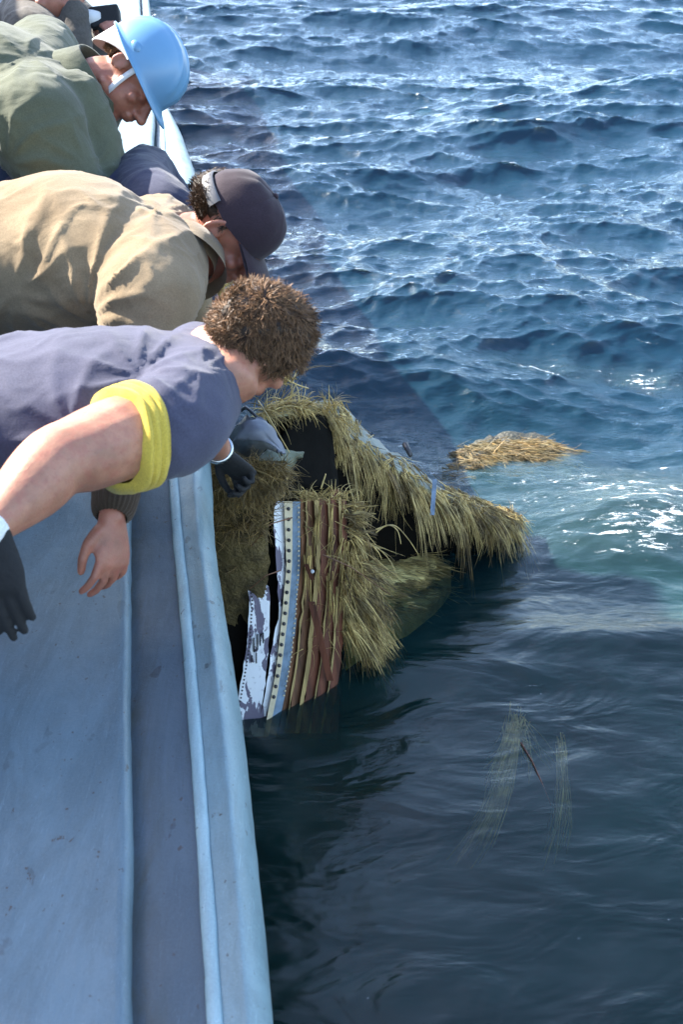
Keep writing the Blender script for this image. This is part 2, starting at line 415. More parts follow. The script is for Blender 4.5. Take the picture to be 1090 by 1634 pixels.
fn = g.noise(30, 7, .75, g.map((.5, 1.1, 1)), 1.4); fn2 = g.noise(7, 5, .6, g.map((.45, 1.2, 1), (0, 0, .3)), 2.5)
thr = g.math('ADD', g.math('MULTIPLY', g.math('ADD', g.math('MULTIPLY', fn, .5), g.math('MULTIPLY', fn2, .5)), 1.0), g.math('MULTIPLY', fo, .26))
ff = g.ramp(thr, [(.64, 0.0), (.76, .9)])
mf = g.n('MixShader'); g.l(ff, mf.inputs[0]); g.l(mw.outputs[0], mf.inputs[1]); g.l(fd.outputs[0], mf.inputs[2])
g.l(mf.outputs[0], out.inputs['Surface'])
va = g.n('VolumeAbsorption'); va.inputs['Color'].default_value = (.55, .62, .42, 1); va.inputs['Density'].default_value = 6.0; g.l(va.outputs[0], out.inputs['Volume'])
tag(link('sea', me, m), kind='structure')
sb = MB(); sb.grid([[Vector((-3000, -20, -2.2)), Vector((3000, -20, -2.2))], [Vector((-3000, 3500, -2.2)), Vector((3000, 3500, -2.2))]])
M['deep'] = simple('deep_water', (.004, .015, .018), .9, .2, 1, 0)
tag(sb.build('sea_floor', M['deep'], smooth=False), kind='structure')

# ------------------------------------------------------------------ the boat: side deck, coaming strip, bead, strake, hull
ZG = 1.05
def line(pts, z=ZG):
    q = sorted([(p.y, p.x) for p in [onz(u, v, z) for u, v in pts]])
    ya = [a for a, _ in q]; xa = [b_ for _, b_ in q]
    s0 = (xa[1]-xa[0])/(ya[1]-ya[0]); s1 = (xa[-1]-xa[-2])/(ya[-1]-ya[-2])
    def f(y):
        if y < ya[0]: return xa[0]+(y-ya[0])*s0
        if y > ya[-1]: return xa[-1]+(y-ya[-1])*s1
        return float(np.interp(y, ya, xa))
    def g_(y, h=.22):                 # gently faired
        return sum(f(y+h*k)*wk for k, wk in ((-1, .15), (-.5, .22), (0, .26), (.5, .22), (1, .15)))
    return g_
lA = line([(205, 1634), (204, 1200), (206, 850), (222, 560), (240, 300), (246, 195), (226, 60), (222, 0)])
lB = line([(343, 1634), (322, 1300), (303, 1060), (277, 790), (268, 560), (264, 300), (258, 200), (232, 60), (229, 0)])
lC = line([(441, 1634), (421, 1400), (394, 1170), (366, 980), (341, 840), (334, 700), (328, 450), (318, 275), (292, 205), (268, 165), (246, 60), (238, 0)])
yy = list(np.concatenate([np.arange(-3, 1, .25), np.arange(1, 4, .04), np.arange(4, 17, .15)]))
boat = thing('boat', (-.6, 3, ZG), 'blue grey painted steel boat with a rounded gunwale, running up the left side', 'boat')
def wob(y, k, a): return a*noise.noise(Vector((y*3.1, k*7.7, 0)))+a*.6*noise.noise(Vector((y*17, k*3.3, 2)))
def ribbon(name, mat, fn, step=None):
    b_ = MB(); rows = [[Vector(p) for p in fn(y)] for y in yy]; b_.grid(rows); o = b_.build(name, mat, boat); n_ = len(rows[0])
    a_ = o.data.attributes.new('across', 'FLOAT', 'POINT'); a_.data.foreach_set('value', [k/(n_-1) for _ in rows for k in range(n_)]); return o
def f_plate(y):
    a = lA(y)+wob(y, 1, .0035)
    return [(a-1.0, y, ZG-1.0), (a-.96, y, ZG-.08), (a-.94, y, ZG+.0), (a-.9, y, ZG+.012), (a-.5, y, ZG+.02), (a-.1, y, ZG+.026), (a-.018, y, ZG+.034), (a-.006, y, ZG+.036), (a+.003, y, ZG+.028), (a+.005, y, ZG+.01), (a+.006, y, ZG-.02)]
ribbon('side_deck', M['plate'], f_plate)
def f_strip(y):
    a, b_ = lA(y), lB(y); return [(a-.02, y, ZG-.006), (a+.02, y, ZG-.002), ((a*.7+b_*.3), y, ZG), ((a+b_)/2, y, ZG+.001+wob(y, 5, .002)), (b_-.01, y, ZG), (b_+.02, y, ZG)]
ribbon('waterway_strip', M['strip'], f_strip)
def f_bead(y):
    c = lB(y)+wob(y, 3, .0016); r = .0115+wob(y*3, 9, .0016)
    return [(c+r*math.cos(t), y, ZG+.001+r*.62*math.sin(t)) for t in [math.pi*(1-k/8) for k in range(9)]]
ribbon('weld_bead', M['bead'], f_bead)
def f_strake(y):
    b_, c = lB(y)+.006, lC(y)+wob(y, 4, .003); W = c-b_
    return [(b_, y, ZG-.002), (b_+W*.12, y, ZG+.002), (b_+W*.36, y, ZG+.004+wob(y, 6, .002)), (b_+W*.46, y, ZG+.011), (b_+W*.56, y, ZG+.009), (b_+W*.76, y, ZG-.008+wob(y, 7, .004)), (b_+W*.9, y, ZG-.03), (c-.002, y, ZG-.065), (c-.001, y, ZG-.10), (c-.012, y, ZG-.16), (c-.03, y, ZG-.19)]
ribbon('rubbing_strake', M['strake'], f_strake)
def f_hull(y):
    c = lC(y); return [(c-.03, y, ZG-.18), (c-.06, y, ZG-.3), (c-.10, y, .3), (c-.16, y, -.3), (c-.4, y, -.9)]
ribbon('hull', M['hull'], f_hull)
ribbon('deck', M['deck'], lambda y: [(lA(y)-.96, y, ZG-.95), (lA(y)-5.5, y, ZG-.95)])
# thin raised seam on the side deck
s1, s2 = onz(62, 960, ZG+.022), onz(8, 1310, ZG+.022)
dv = (s1-s2).normalized(); sm = MB(); sm.tube([s2-dv*1.2+Vector((0, 0, -.001)), s2, s1, s1+dv*3], .0022, 6); sm.build('deck_seam', M['bead'], boat)
# deckhouse inboard of the people, out of view; added and sized to shade the gunwale
hb = MB()
def box(mbx, x0, x1, y0, y1, z0, z1):
    v = [(x, y, z) for z in (z0, z1) for y in (y0, y1) for x in (x0, x1)]
    mbx.add(v, [[0, 2, 3, 1], [4, 5, 7, 6], [0, 1, 5, 4], [2, 6, 7, 3], [0, 4, 6, 2], [1, 3, 7, 5]])
HX, HZ = -3.0, ZG+.13+2.75*math.tan(SUN_EL)/abs(math.sin(SUN_AZ))
box(hb, HX-2.2, HX, -2.6, 6.05, .1, HZ); hb.build('added_deckhouse', M['house'], boat, False)
rb = MB(); box(rb, HX-2.3, HX+.05, -2.7, 6.1, HZ-.05, HZ+.03); rb.build('added_deckhouse_roof', M['plate'], boat, False)
for k in range(4):
    wb = MB(); box(wb, HX-.004, HX+.02, -1.8+k*1.9, -.9+k*1.9, HZ-1.1, HZ-.5); wo = wb.build('added_window', M['plate'], boat, False)
    wb = MB(); box(wb, HX+.021, HX+.026, -1.74+k*1.9, -.96+k*1.9, HZ-1.04, HZ-.56); wb.build('added_pane', M['lens'], wo, False)

exec_people = True
# ------------------------------------------------------------------ people
def head(mb, c, f, u, s=1.0, mouth=True):
    """head pieces fused into the body; f = where the face looks, u = crown"""
    f = f.normalized(); u = (u-f*u.dot(f)).normalized(); r = f.cross(u)
    def q(x, y, z): return c+(r*x+f*y+u*z)*s            # right, forward, up in metres
    A = lambda a, b_, d: (r*a*s, f*b_*s, u*d*s)
    mb.ell(q(0, -.012, .03), A(.077, .098, .09))         # skull
    mb.ell(q(0, .028, -.035), A(.062, .066, .082))       # face
    mb.ell(q(0, .052, -.092), A(.036, .034, .026))       # chin
    mb.chain([(q(-.052, .0, -.07), .018*s), (q(0, .06, -.096), .02*s), (q(.052, .0, -.07), .018*s)])   # jaw
    mb.chain([(q(-.045, .078, .018), .012*s), (q(0, .09, .022), .013*s), (q(.045, .078, .018), .012*s)])  # brow
    mb.chain([(q(0, .092, .008), .009*s), (q(0, .110, -.018), .011*s), (q(0, .118, -.032), .0145*s)])   # nose
    for k in (-1, 1):
        mb.ell(q(k*.014, .100, -.036), A(.009, .012, .009))
        mb.ell(q(k*.042, .066, -.02), A(.02, .018, .018))     # cheek
        mb.ell(q(k*.031, .079, .0), A(.013, .010, .009))      # eye
        # ear: rim and lobe
        pts = [(q(k*(.078+.010*math.sin(t)), -.014-.018*math.sin(t-.5)+.0, .004+.030*math.cos(t)), .006*s) for t in [i*math.pi*1.1/7+.1 for i in range(8)]]
        mb.chain(pts, 8); mb.ell(q(k*.080, -.010, -.002), A(.006, .016, .027))
    mb.ell(q(0, .094, -.056), A(.026, .012, .0075)); mb.ell(q(0, .090, -.067), A(.022, .012, .008))   # lips
    return q, r
def hand(mb, wpt, f, n, across, curl=.5, s=1.0, spread=.0):
    """palm, four bent fingers, thumb; f = along the hand, n = out of the palm, across = towards the thumb"""
    f = f.normalized(); n = (n-f*n.dot(f)).normalized(); a = (across-f*across.dot(f)-n*across.dot(n)).normalized()
    mb.loft([(wpt-f*.01*s, a*.027*s, n*.020*s), (wpt+f*.03*s, a*.036*s, n*.017*s), (wpt+f*.07*s, a*.042*s, n*.015*s), (wpt+f*.088*s, a*.040*s, n*.012*s)], 16)
    for k, (o, L) in enumerate(((.030, .074), (.010, .084), (-.010, .078), (-.029, .062))):
        p = wpt+(f*(.084-.003*abs(k-1))+a*o)*s; d = (f+a*spread*(1.5-k)*.3).normalized(); pts = [(p-d*.02*s, .0095*s), (p, .0098*s)]; ang = 0
        for j, fr_ in enumerate((.45, .31, .24)):
            ang += (curl*(1+.12*k))*(.8, 1.0, .7)[j]
            dd = d*math.cos(ang)+n*math.sin(ang); p = p+dd*L*fr_*s; pts.append((p, (.0088, .0080, .0070)[j]*s))
        mb.chain(pts, 8)
    p = wpt+(f*.022+a*.030)*s
    mb.chain([(p, .013*s), (p+(f*.026+a*.020+n*.010)*s, .0115*s), (p+(f*.055+a*.024+n*.022)*s, .010*s), (p+(f*.078+a*.018+n*.034)*s, .008*s)], 8)
def folds(seed, amp, fr=(9, 9, 9), src=()):
    """soft unevenness plus creases that radiate from where the cloth is pulled (armpit, elbow, belt)"""
    sv_ = Vector((seed*3.3, seed*1.7, seed*.9))
    src = [(Vector(c_), (ax_ if ax_ else -FV).normalized(), n_, R_, a_) for c_, ax_, n_, R_, a_ in src]
    fr_ = [(c_, ax_, ax_.orthogonal().normalized(), n_, R_, a_) for c_, ax_, n_, R_, a_ in src]
    def f(c):
        q = Vector((c.x*fr[0], c.y*fr[1], c.z*fr[2]))+sv_
        d = amp*.6*noise.noise(q)
        wx = noise.noise(c*11+sv_)
        q2_ = Vector((c.x*9+c.z*7, c.y*9, c.z*16-c.x*5))+sv_+Vector((wx, wx, wx))*.8
        r1 = 1-abs(noise.noise(q2_))*3.2
        m_ = max(0, min(1, .5+noise.noise(q*.9+Vector((5, 5, 5)))*1.6))
        d += amp*.55*max(0, r1)**1.6*m_
        for k_, (c_, ax_, e_, n_, R_, a_) in enumerate(fr_):
            v_ = c-c_; v_ = v_-ax_*v_.dot(ax_); r_ = v_.length
            if r_ > R_*2.4 or r_ < .004: continue
            an = math.atan2(v_.dot(ax_.cross(e_)), v_.dot(e_))
            wv = an*n_+2.5*noise.noise(Vector((r_*9, k_*5, seed)))+2.2*noise.noise(Vector((an*1.3, k_*7, seed+2)))
            sh = (1-abs(math.sin(wv*.5)))**1.7*(.5+.8*noise.noise(Vector((an*2.1, seed, k_)))+.3)
            d += a_*sh*math.exp(-(r_/R_)**2)*min(1, r_/(R_*.35))
        return d
    return f
def hair(name, mat, parent, q, frm, count, L, jitter, keep, shell=1.0, curl=1.2, wd=.0016, under=None):
    """short hair: a rough scalp cap and many bent locks"""
    mb = MB(); r_, f_, u_ = frm
    n = 0
    while n < count:
        v = Vector((rnd.gauss(0, 1), rnd.gauss(0, 1), rnd.gauss(0, 1))).normalized()
        if not keep(v): continue
        n += 1
        p = q(v.x*.082*shell, -.012+v.y*.103*shell, .03+v.z*.095*shell)
        nrm_ = (r_*v.x+f_*v.y+u_*v.z).normalized()
        clump = noise.noise_vector(p*15)
        d = nrm_*.05+clump*1.0+(f_*.3-u_*.15)*(1 if v.z > 0 else -.6)
        dn_ = d.normalized().dot(nrm_)
        if dn_ < .14: d = d.normalized()+nrm_*(.14-dn_)
        d = d.normalized()
        mb.strand(p-nrm_*.003, d, L*rnd.uniform(.6, 1.3), wd, rnd.uniform(0, .8), curl, 4)
    o = mb.build(name, mat, parent); o['kind'] = 'stuff'
    # scalp layer under the locks
    sc = MB(); rows = []
    for i in range(0, 31):
        th = math.pi*i/30; row = []
        for j in range(48):
            ph = j*2*math.pi/48; v = Vector((math.sin(th)*math.cos(ph), math.sin(th)*math.sin(ph), math.cos(th)))
            k = keep(v); rr = 1.0 if k else .84
            p = Vector((v.x*.080*shell*rr, -.012+v.y*.101*shell*rr, .03+v.z*.093*shell*rr))
            nz = .006*noise.noise(p*60)+.004*noise.noise(p*140)
            p = p+v*nz*(1 if k else 0); row.append(q(p.x, p.y, p.z))
        rows.append(row)
    sc.grid(rows, True); sc.build('scalp_hair', under or mat, parent)
    return o
def trousers(mb, hip, foot, wd=.17):
    Yv = Vector((0, 1, 0))
    mb.loft([(hip+Vector((.16, 0, .03)), Yv*.165, Vector((-.1, 0, .12))), (hip, Yv*.18, Vector((-.11, 0, .11))), (hip+Vector((-.04, 0, -.1)), Yv*.175, Vector((.14, 0, .02)))])
    for k in (-1, 1):
        h = hip+Vector((-.02, k*.09, -.05)); kn = (h+foot+Vector((0, k*.1, 0)))/2+Vector((.04, 0, .02)); a = foot+Vector((0, k*.11, .09))
        mb.chain([(h, .095), (kn, .072), (a, .06)])
def shoes(p, foot):
    for k in (-1, 1):
        mb = MB(); a = foot+Vector((0, k*.11, 0))
        mb.loft([(a+Vector((-.05, 0, .045)), Vector((0, .04, 0)), Vector((0, 0, .045))), (a+Vector((.06, 0, .04)), Vector((0, .045, 0)), Vector((0, 0, .036))), (a+Vector((.16, 0, .03)), Vector((0, .042, 0)), Vector((0, 0, .026)))], 14)
        mb.build('shoe', M['shoe'], p)
Yv, Zv, Xv = Vector((0, 1, 0)), Vector((0, 0, 1)), Vector((1, 0, 0))
DECK = ZG-.95

# --- person 1: navy T-shirt, nearest
p1 = thing('person', (-.95, 2.0, DECK), 'person in dark blue T-shirt with rolled yellow cuff, bareheaded with curly brown hair', 'person')
nb = P(330, 612, 2.15); rs, ls = P(288, 672, 2.0), P(318, 585, 2.33)
el, wr = P(88, 738, 1.83), P(-16, 842, 1.72)
lel, lwr = P(318, 668, 2.55), P(352, 722, 2.86)
hc = P(398, 548, 2.2); hf = D(.36, -.62, -.86); hu = D(.64, .44, .40)
hip = P(-260, 700, 2.15)
b1 = MB()
q1, r1 = head(b1, hc, hf, hu)
hu1 = (hu-hf*hu.dot(hf)).normalized()
b1.chain([(nb-Xv*.03, .062), (nb+Vector((.04, 0, .01)), .058), (q1(0, -.02, -.06), .054), (q1(0, 0, -.01), .05)])
b1.loft([(P(120, 665, 2.13), Yv*.10, Zv*.06), (P(235, 655, 2.14), Yv*.10, Zv*.06), (nb-Xv*.06-Zv*.02, Yv*.10, Zv*.05)])
b1.chain([(nb, .05), (rs, .07), ((rs+el)/2+Vector((0, 0, .005)), .069), (el*.85+rs*.15, .062), (el, .057), ((el*.6+wr*.4), .053), (wr, .028)])
b1.chain([(nb, .05), (ls, .06), ((ls+lel)/2, .052), (lel, .042), ((lel+lwr)/2, .038), (lwr, .027)])
gR, gL = wr+D(.28, -.95, .0)*.015, lwr
b1.fused('body', M['skin'], p1, .0065, 2)
t = MB()
nb2 = nb+Vector((-.01, 0, -.015))
t.loft([(hip+Vector((.02, 0, .0)), Yv*.175, Zv*.125), (P(-60, 665, 2.15), Yv*.18, Zv*.125), (P(120, 650, 2.13), Yv*.19, Zv*.13), (P(235, 645, 2.14), Yv*.20, Zv*.125), (P(305, 640, 2.16), Yv*.17, Zv*.10)], 30)
t.chain([(P(300, 630, 2.15), .10), (rs+Vector((-.01, 0, 0)), .088), (rs*.70+el*.30, .084)], 20)
t.chain([(P(300, 620, 2.15), .09), (ls, .085), (ls*.55+lel*.45, .072)], 20)
t.chain([(nb-Xv*.03, .082), (nb+Vector((.012, 0, .006)), .068)], 20)
t.fused('t_shirt', M['navy'], p1, .0075, 9, folds(1, .006, (5, 7, 7), [(P(225, 600, 2.0), None, 11, .13, .011), (P(120, 690, 2.0), None, 9, .16, .009), (P(330, 600, 2.1), None, 8, .07, .006), (P(-40, 560, 2.1), None, 9, .14, .008)]))
cf = MB()                                                  # rolled yellow cuff
ad = (el-rs).normalized(); cc = rs*.62+el*.38
e1 = ad.orthogonal().normalized(); e2 = ad.cross(e1)
rows = []
for j in range(97):
    a_ = j*2*math.pi/96; sk = .012*math.sin(a_+.6)+.005*math.sin(3*a_); row = []
    for k in range(27):
        x = k/26*.043; fo = abs(math.sin(k/26*math.pi*3+.5*math.sin(2*a_)+.8*math.sin(a_*1.0+1)))**.7
        row.append(cc+ad*(x+sk-.006)+(e1*math.cos(a_)+e2*math.sin(a_))*(.0865+.005*fo-.004*k/26+.002*noise.noise(Vector((a_*3, k*.3, 0)))-(.02 if k in (0, 26) else 0)))
    rows.append(row)
cf.grid(rows)
cf.build('sleeve_cuff', M['yellow'], p1)
gm = MB(); hand(gm, wr+D(.16, -1, -.12)*.004, D(.16, -1, -.12), D(.3, .1, -1), D(-1, 0, -.15), .14, 1.0); gm.fused('glove', M['glove'], p1, .004, 2, folds(4, .0012, (40, 40, 40)))
gm = MB(); gdir = (wr-(el+wr)/2).normalized(); gm.chain([(wr-gdir*.006, .0305), (wr+gdir*.008, .031)]); gm.fused('glove_cuff', M['white_cloth'], p1, .005, 1)
gm = MB(); hand(gm, lwr+D(.55, -.55, -.6)*.01, D(.55, -.55, -.6), D(.0, -1, .3), D(-.7, -.3, .6), 1.0, .98); gm.fused('glove', M['glove'], p1, .004, 2)
wv = (lwr-lel).normalized(); wc = lwr-wv*.035; wa = wv.orthogonal().normalized(); wb_ = wv.cross(wa)
ws = MB(); ws.grid([[wc+wv*o_+(wa*math.cos(a_)+wb_*math.sin(a_))*rr for o_, rr in ((-.009, .031), (-.008, .036), (.008, .036), (.009, .031))] for a_ in [j*2*math.pi/30 for j in range(31)]]); ws.build('watch_strap', M['steel'], p1)
wn = D(-.1, .75, .65); wn = (wn-wv*wn.dot(wv)).normalized(); ws = MB(); wx = wv.cross(wn)
ws.grid([[wc+wn*h+(wv*math.cos(a_)+wx*math.sin(a_))*rr for h, rr in ((.028, .019), (.042, .019), (.044, .015), (.044, .001))] for a_ in [j*2*math.pi/24 for j in range(25)]]); ws.build('watch', M['steel'], p1)
tp = MB(); trousers(tp, hip, Vector((hip.x-.05, hip.y, DECK))); tp.fused('trousers', M['khaki'], p1, .01, 3, folds(3, .007)); shoes(p1, Vector((hip.x-.05, hip.y, DECK)))
keep1 = lambda v: (v.z > -.12-.35*(-v.y) - (.45 if v.y < -.2 else 0)) and not (v.y > .45 and v.z < .45) and not (abs(v.x) > .75 and v.z < -.12 and v.y > -.25)
hair('hair', M['hair_brown'], p1, q1, (r1, hf.normalized(), hu1), 9500, .022, .5, keep1, 1.0, 1.1, .0013, M['hair_dark'])

# --- person 2: tan jacket and plum cap
p2 = thing('person', (-1.2, 2.6, DECK), 'person in tan wool jacket and dark plum cap, bent over the gunwale', 'person')
nb = P(292, 420, 2.72); rs, ls = P(235, 485, 2.5), P(255, 380, 2.95)
el, wr = P(205, 660, 2.52), P(178, 826, 2.36)
hc = P(362, 368, 2.76); hf = D(.50, -.84, -.22); hu = D(.80, .48, .30)
hip = P(-230, 430, 2.85)
b2 = MB(); q2, r2 = head(b2, hc, hf, hu); hu2 = (hu-hf.normalized()*hu.dot(hf.normalized())).normalized(); hf2 = hf.normalized()
b2.chain([(nb-Xv*.03, .06), (q2(0, -.035, -.09), .056), (q2(0, 0, -.01), .05)])
b2.loft([(nb-Xv*.28, Yv*.12, Zv*.08), (nb-Xv*.06, Yv*.12, Zv*.06)])
b2.chain([(nb, .05), (rs, .06), (el, .042), ((el+wr)/2, .038), (wr, .026)])
lel2, lwr2 = P(300, 470, 3.15), P(318, 540, 3.35)
b2.chain([(nb, .05), (ls, .06), (lel2, .042), (lwr2, .026)])
hand(b2, wr, D(.02, -.9, .0), D(-.75, .0, -.6), D(-.7, -.1, .75), .42, 1.06, .5)
hand(b2, lwr2, D(.3, -.9, -.2), D(-.2, 0, -1), D(1, 0, 0), .4, .95)
b2.fused('body', M['skin_red'], p2, .0048, 2)
t = MB()
t.loft([(hip, Yv*.2, Zv*.15), (P(-60, 430, 2.8), Yv*.22, Zv*.17), (P(90, 408, 2.75), Yv*.24, Zv*.185), (P(185, 415, 2.72), Yv*.235, Zv*.165), (P(250, 440, 2.72), Yv*.18, Zv*.12)], 30)
t.chain([(P(240, 430, 2.70), .135), (rs, .105), ((rs+el)/2, .078), (el, .066), ((el+wr)/2, .052), (wr-(wr-el).normalized()*.05, .043)], 20)
t.chain([(P(240, 410, 2.75), .11), (ls, .10), (lel2, .065), (lwr2-(lwr2-lel2).normalized()*.05, .045)], 20)
def mk2(c): return 1
t.fused('jacket', M['tan'], p2, .009, 16, folds(12, .009, (3.2, 5, 5), [(P(150, 520, 2.55), None, 12, .20, .017), (P(255, 330, 2.7), None, 8, .09, .010), (P(30, 470, 2.6), None, 9, .20, .012)]))
# stand collar
def collar(p, mat, c, ax, ra, rb_, h, flare, name='collar', tilt=0):
    ax = ax.normalized(); e1 = Yv-ax*Yv.dot(ax); e1.normalize(); e2 = ax.cross(e1)
    mb = MB(); rows = []
    for j in range(49):
        a_ = .35+j*(2*math.pi-.7)/48+tilt; dr = (e1*ra*math.cos(a_)+e2*rb_*math.sin(a_)); rd = dr.normalized()
        wv_ = .004*math.sin(3*a_)
        rows.append([c+dr+ax*wv_, c+dr*1.0+ax*(h*.5), c+dr+rd*flare*.3+ax*(h+wv_), c+dr+rd*(flare*.3+.007)+ax*(h+wv_), c+dr+rd*flare+ax*(h*.35), c+dr+rd*flare*1.5+ax*(-h*.2+wv_)])
    mb.grid(rows); return mb.build(name, mat, p)
cax = (q2(0, -.03, -.07)-nb).normalized()
collar(p2, M['tan'], nb+cax*.0, cax, .078, .072, .045, .022)
rbc = MB(); wd_ = (wr-el).normalized(); e1 = wd_.orthogonal().normalized(); e2 = wd_.cross(e1)
rbc.grid([[wr-wd_*(.075-.075*k/8)+(e1*math.cos(a_)+e2*math.sin(a_))*((.046, .048, .047, .046, .045, .044, .042, .039, .030)[k]+.0018*math.sin(a_*26)) for k in range(9)] for a_ in [j*2*math.pi/104 for j in range(105)]])
rbc.build('knit_cuff', M['brown_rib'], p2)
tp = MB(); trousers(tp, hip, Vector((hip.x-.05, hip.y, DECK))); tp.fused('trousers', M['denim'], p2, .01, 3, folds(3, .007)); shoes(p2, Vector((hip.x-.05, hip.y, DECK)))
keep2 = lambda v: (v.z > -.62 and v.y < .1 and not (abs(v.x) > .72 and v.z < -.1 and v.y > -.35)) or (v.z > .3)
hair('hair', M['hair_dark'], p2, q2, (r2, hf2, hu2), 2600, .022, .5, lambda v: keep2(v) and v.z < -.04, 1.05, 1.2, .0013)
def capgeo(q, p):
    mb = MB(); rows = []
    for i in range(0, 19):
        th = R(3)+R(88)*i/18; row = []
        for j in range(61):
            ph = j*2*math.pi/60; cx, sy = math.cos(ph), math.sin(ph)
            fr_ = max(0, sy)
            x = .093*math.sin(th)**.9*cx; y = -.012+.116*math.sin(th)**.85*sy; z = .028+.118*math.cos(th)**.8 if th < R(90) else .028
            z += .012*fr_*math.sin(th); seam = .0018*(abs(math.sin(ph*3))**.3-1)
            z += .004*noise.noise(Vector((x*30, y*30, z*30)))
            if sy < -.55 and th > R(66): z += .018*(th-R(66))/R(25)*min(1, (-sy-.55)/.2)
            row.append(q(x*(1+seam*6), y*(1+seam*6), z+seam))
        rows.append(row)
    mb.grid(rows); cap = mb.build('cap', M['capm'], p)
    mb = MB(); mb.ell(q(0, -.01, .149), ((q(.008, 0, 0)-q(0, 0, 0)), (q(0, .008, 0)-q(0, 0, 0)), (q(0, 0, .005)-q(0, 0, 0))), 8); mb.build('cap_button', M['capm'], cap)
    mb = MB(); rows = []
    for zz in (0, 1):
        rr = []
    for j in range(25):
        ph = R(25)+R(130)*j/24; cx, sy = math.cos(ph), math.sin(ph)
        a = Vector((.092*cx, -.012+.114*sy, .035)); e = Vector((.088*cx*1.0, .10+.085*max(0,sy)**.8, .018-.02*cx*cx+.0))
        rows.append([q(*a), q(*((a+e)/2+Vector((0, 0, .003)))), q(*e), q(*(e-Vector((0, .002, .004)))), q(*(a-Vector((0, 0, .004))))])
    mb.grid(rows); mb.build('cap_brim', M['capm'], cap)
    mb = MB(); rows = []
    for j in range(31):
        ph = R(205)+R(130)*j/30; cx, sy = math.cos(ph), math.sin(ph)
        rows.append([q(.0985*cx, -.012+.1235*sy, .014), q(.1025*cx, -.012+.1275*sy, .018), q(.1015*cx, -.012+.1265*sy, .044), q(.097*cx, -.012+.122*sy, .046)])
    mb.grid(rows); mb.build('cap_strap', M['capband'], cap)
capgeo(lambda x, y, z: q2(x*.94, y*.94, z*.94+.002), p2)

# --- person 3: green jacket, blue hard hat
p3 = thing('person', (-1.6, 3.2, DECK), 'person in olive green jacket and pale blue hard hat with white chin strap', 'person')
nb = P(128, 152, 3.25); rs, ls = P(60, 210, 3.0), P(70, 90, 3.5)
hc = P(212, 122, 3.22); hf = D(.42, -.90, .02); hu = D(.92, .37, .10)
hip = P(-160, 330, 3.35)
el = P(120, 330, 3.05); wr = P(190, 450, 3.1); lel3, lwr3 = P(150, 210, 3.75), P(205, 330, 3.85)
b3 = MB(); q3, r3 = head(b3, hc, hf, hu, 1.0); hf3 = hf.normalized(); hu3 = (hu-hf3*hu.dot(hf3)).normalized()
b3.chain([(nb-Xv*.03, .06), (q3(0, -.04, -.09), .058), (q3(0, 0, -.01), .05)])
b3.loft([((hip+nb)/2, Yv*.12, Zv*.08), (nb-Xv*.06, Yv*.12, Zv*.06)])
b3.chain([(nb, .05), (rs, .06), (el, .042), (wr, .028)]); b3.chain([(nb, .05), (ls, .06), (lel3, .042), (lwr3, .028)])
hand(b3, wr, D(.4, -.9, .0), D(-.75, .0, -.6), D(-.3, -.1, .75), .5, 1.0); hand(b3, lwr3, D(.3, -.9, -.2), D(-.2, 0, -1), D(1, 0, 0), .4, .95)
b3.fused('body', M['skin_red'], p3, .005, 1)
t = MB()
t.loft([(hip, Yv*.2, Zv*.16), (P(-60, 190, 3.3), Yv*.25, Vector((-.05, 0, .20))), (P(20, 150, 3.27), Yv*.26, Vector((-.06, 0, .19))), (P(80, 155, 3.25), Yv*.22, Vector((-.03, 0, .15))), (P(112, 160, 3.25), Yv*.13, Zv*.10)], 30)
t.chain([(P(60, 170, 3.2), .13), (rs, .125), ((rs+el)/2, .105), (el, .088), ((el+wr)/2, .07), (wr-(wr-el).normalized()*.04, .05)], 20)
t.chain([(P(60, 130, 3.3), .12), (ls, .11), (lel3, .07), (lwr3-(lwr3-lel3).normalized()*.04, .05)], 20)
t.chain([(P(110, 170, 3.12), .10), (P(150, 225, 3.12), .07), (P(140, 290, 3.1), .07)])
t.fused('jacket', M['green'], p3, .009, 14, folds(25, .009, (3.4, 4.6, 4.6), [(P(20, 270, 3.0), None, 11, .20, .018), (P(140, 270, 3.0), None, 9, .13, .012), (P(60, 120, 3.2), None, 8, .16, .010)]))
cax = (q3(0, -.035, -.07)-nb).normalized()
collar(p3, M['green'], nb+cax*.025, cax, .090, .086, .06, .03)
tp = MB(); trousers(tp, hip, Vector((hip.x-.05, hip.y, DECK))); tp.fused('trousers', M['denim'], p3, .01, 3, folds(3, .007)); shoes(p3, Vector((hip.x-.05, hip.y, DECK)))
hair('hair', M['hair_brown'], p3, q3, (r3, hf3, hu3), 4500, .011, .5, lambda v: keep2(v) and v.z < .25, 1.07, .8, .0013, M['hair_brown'])
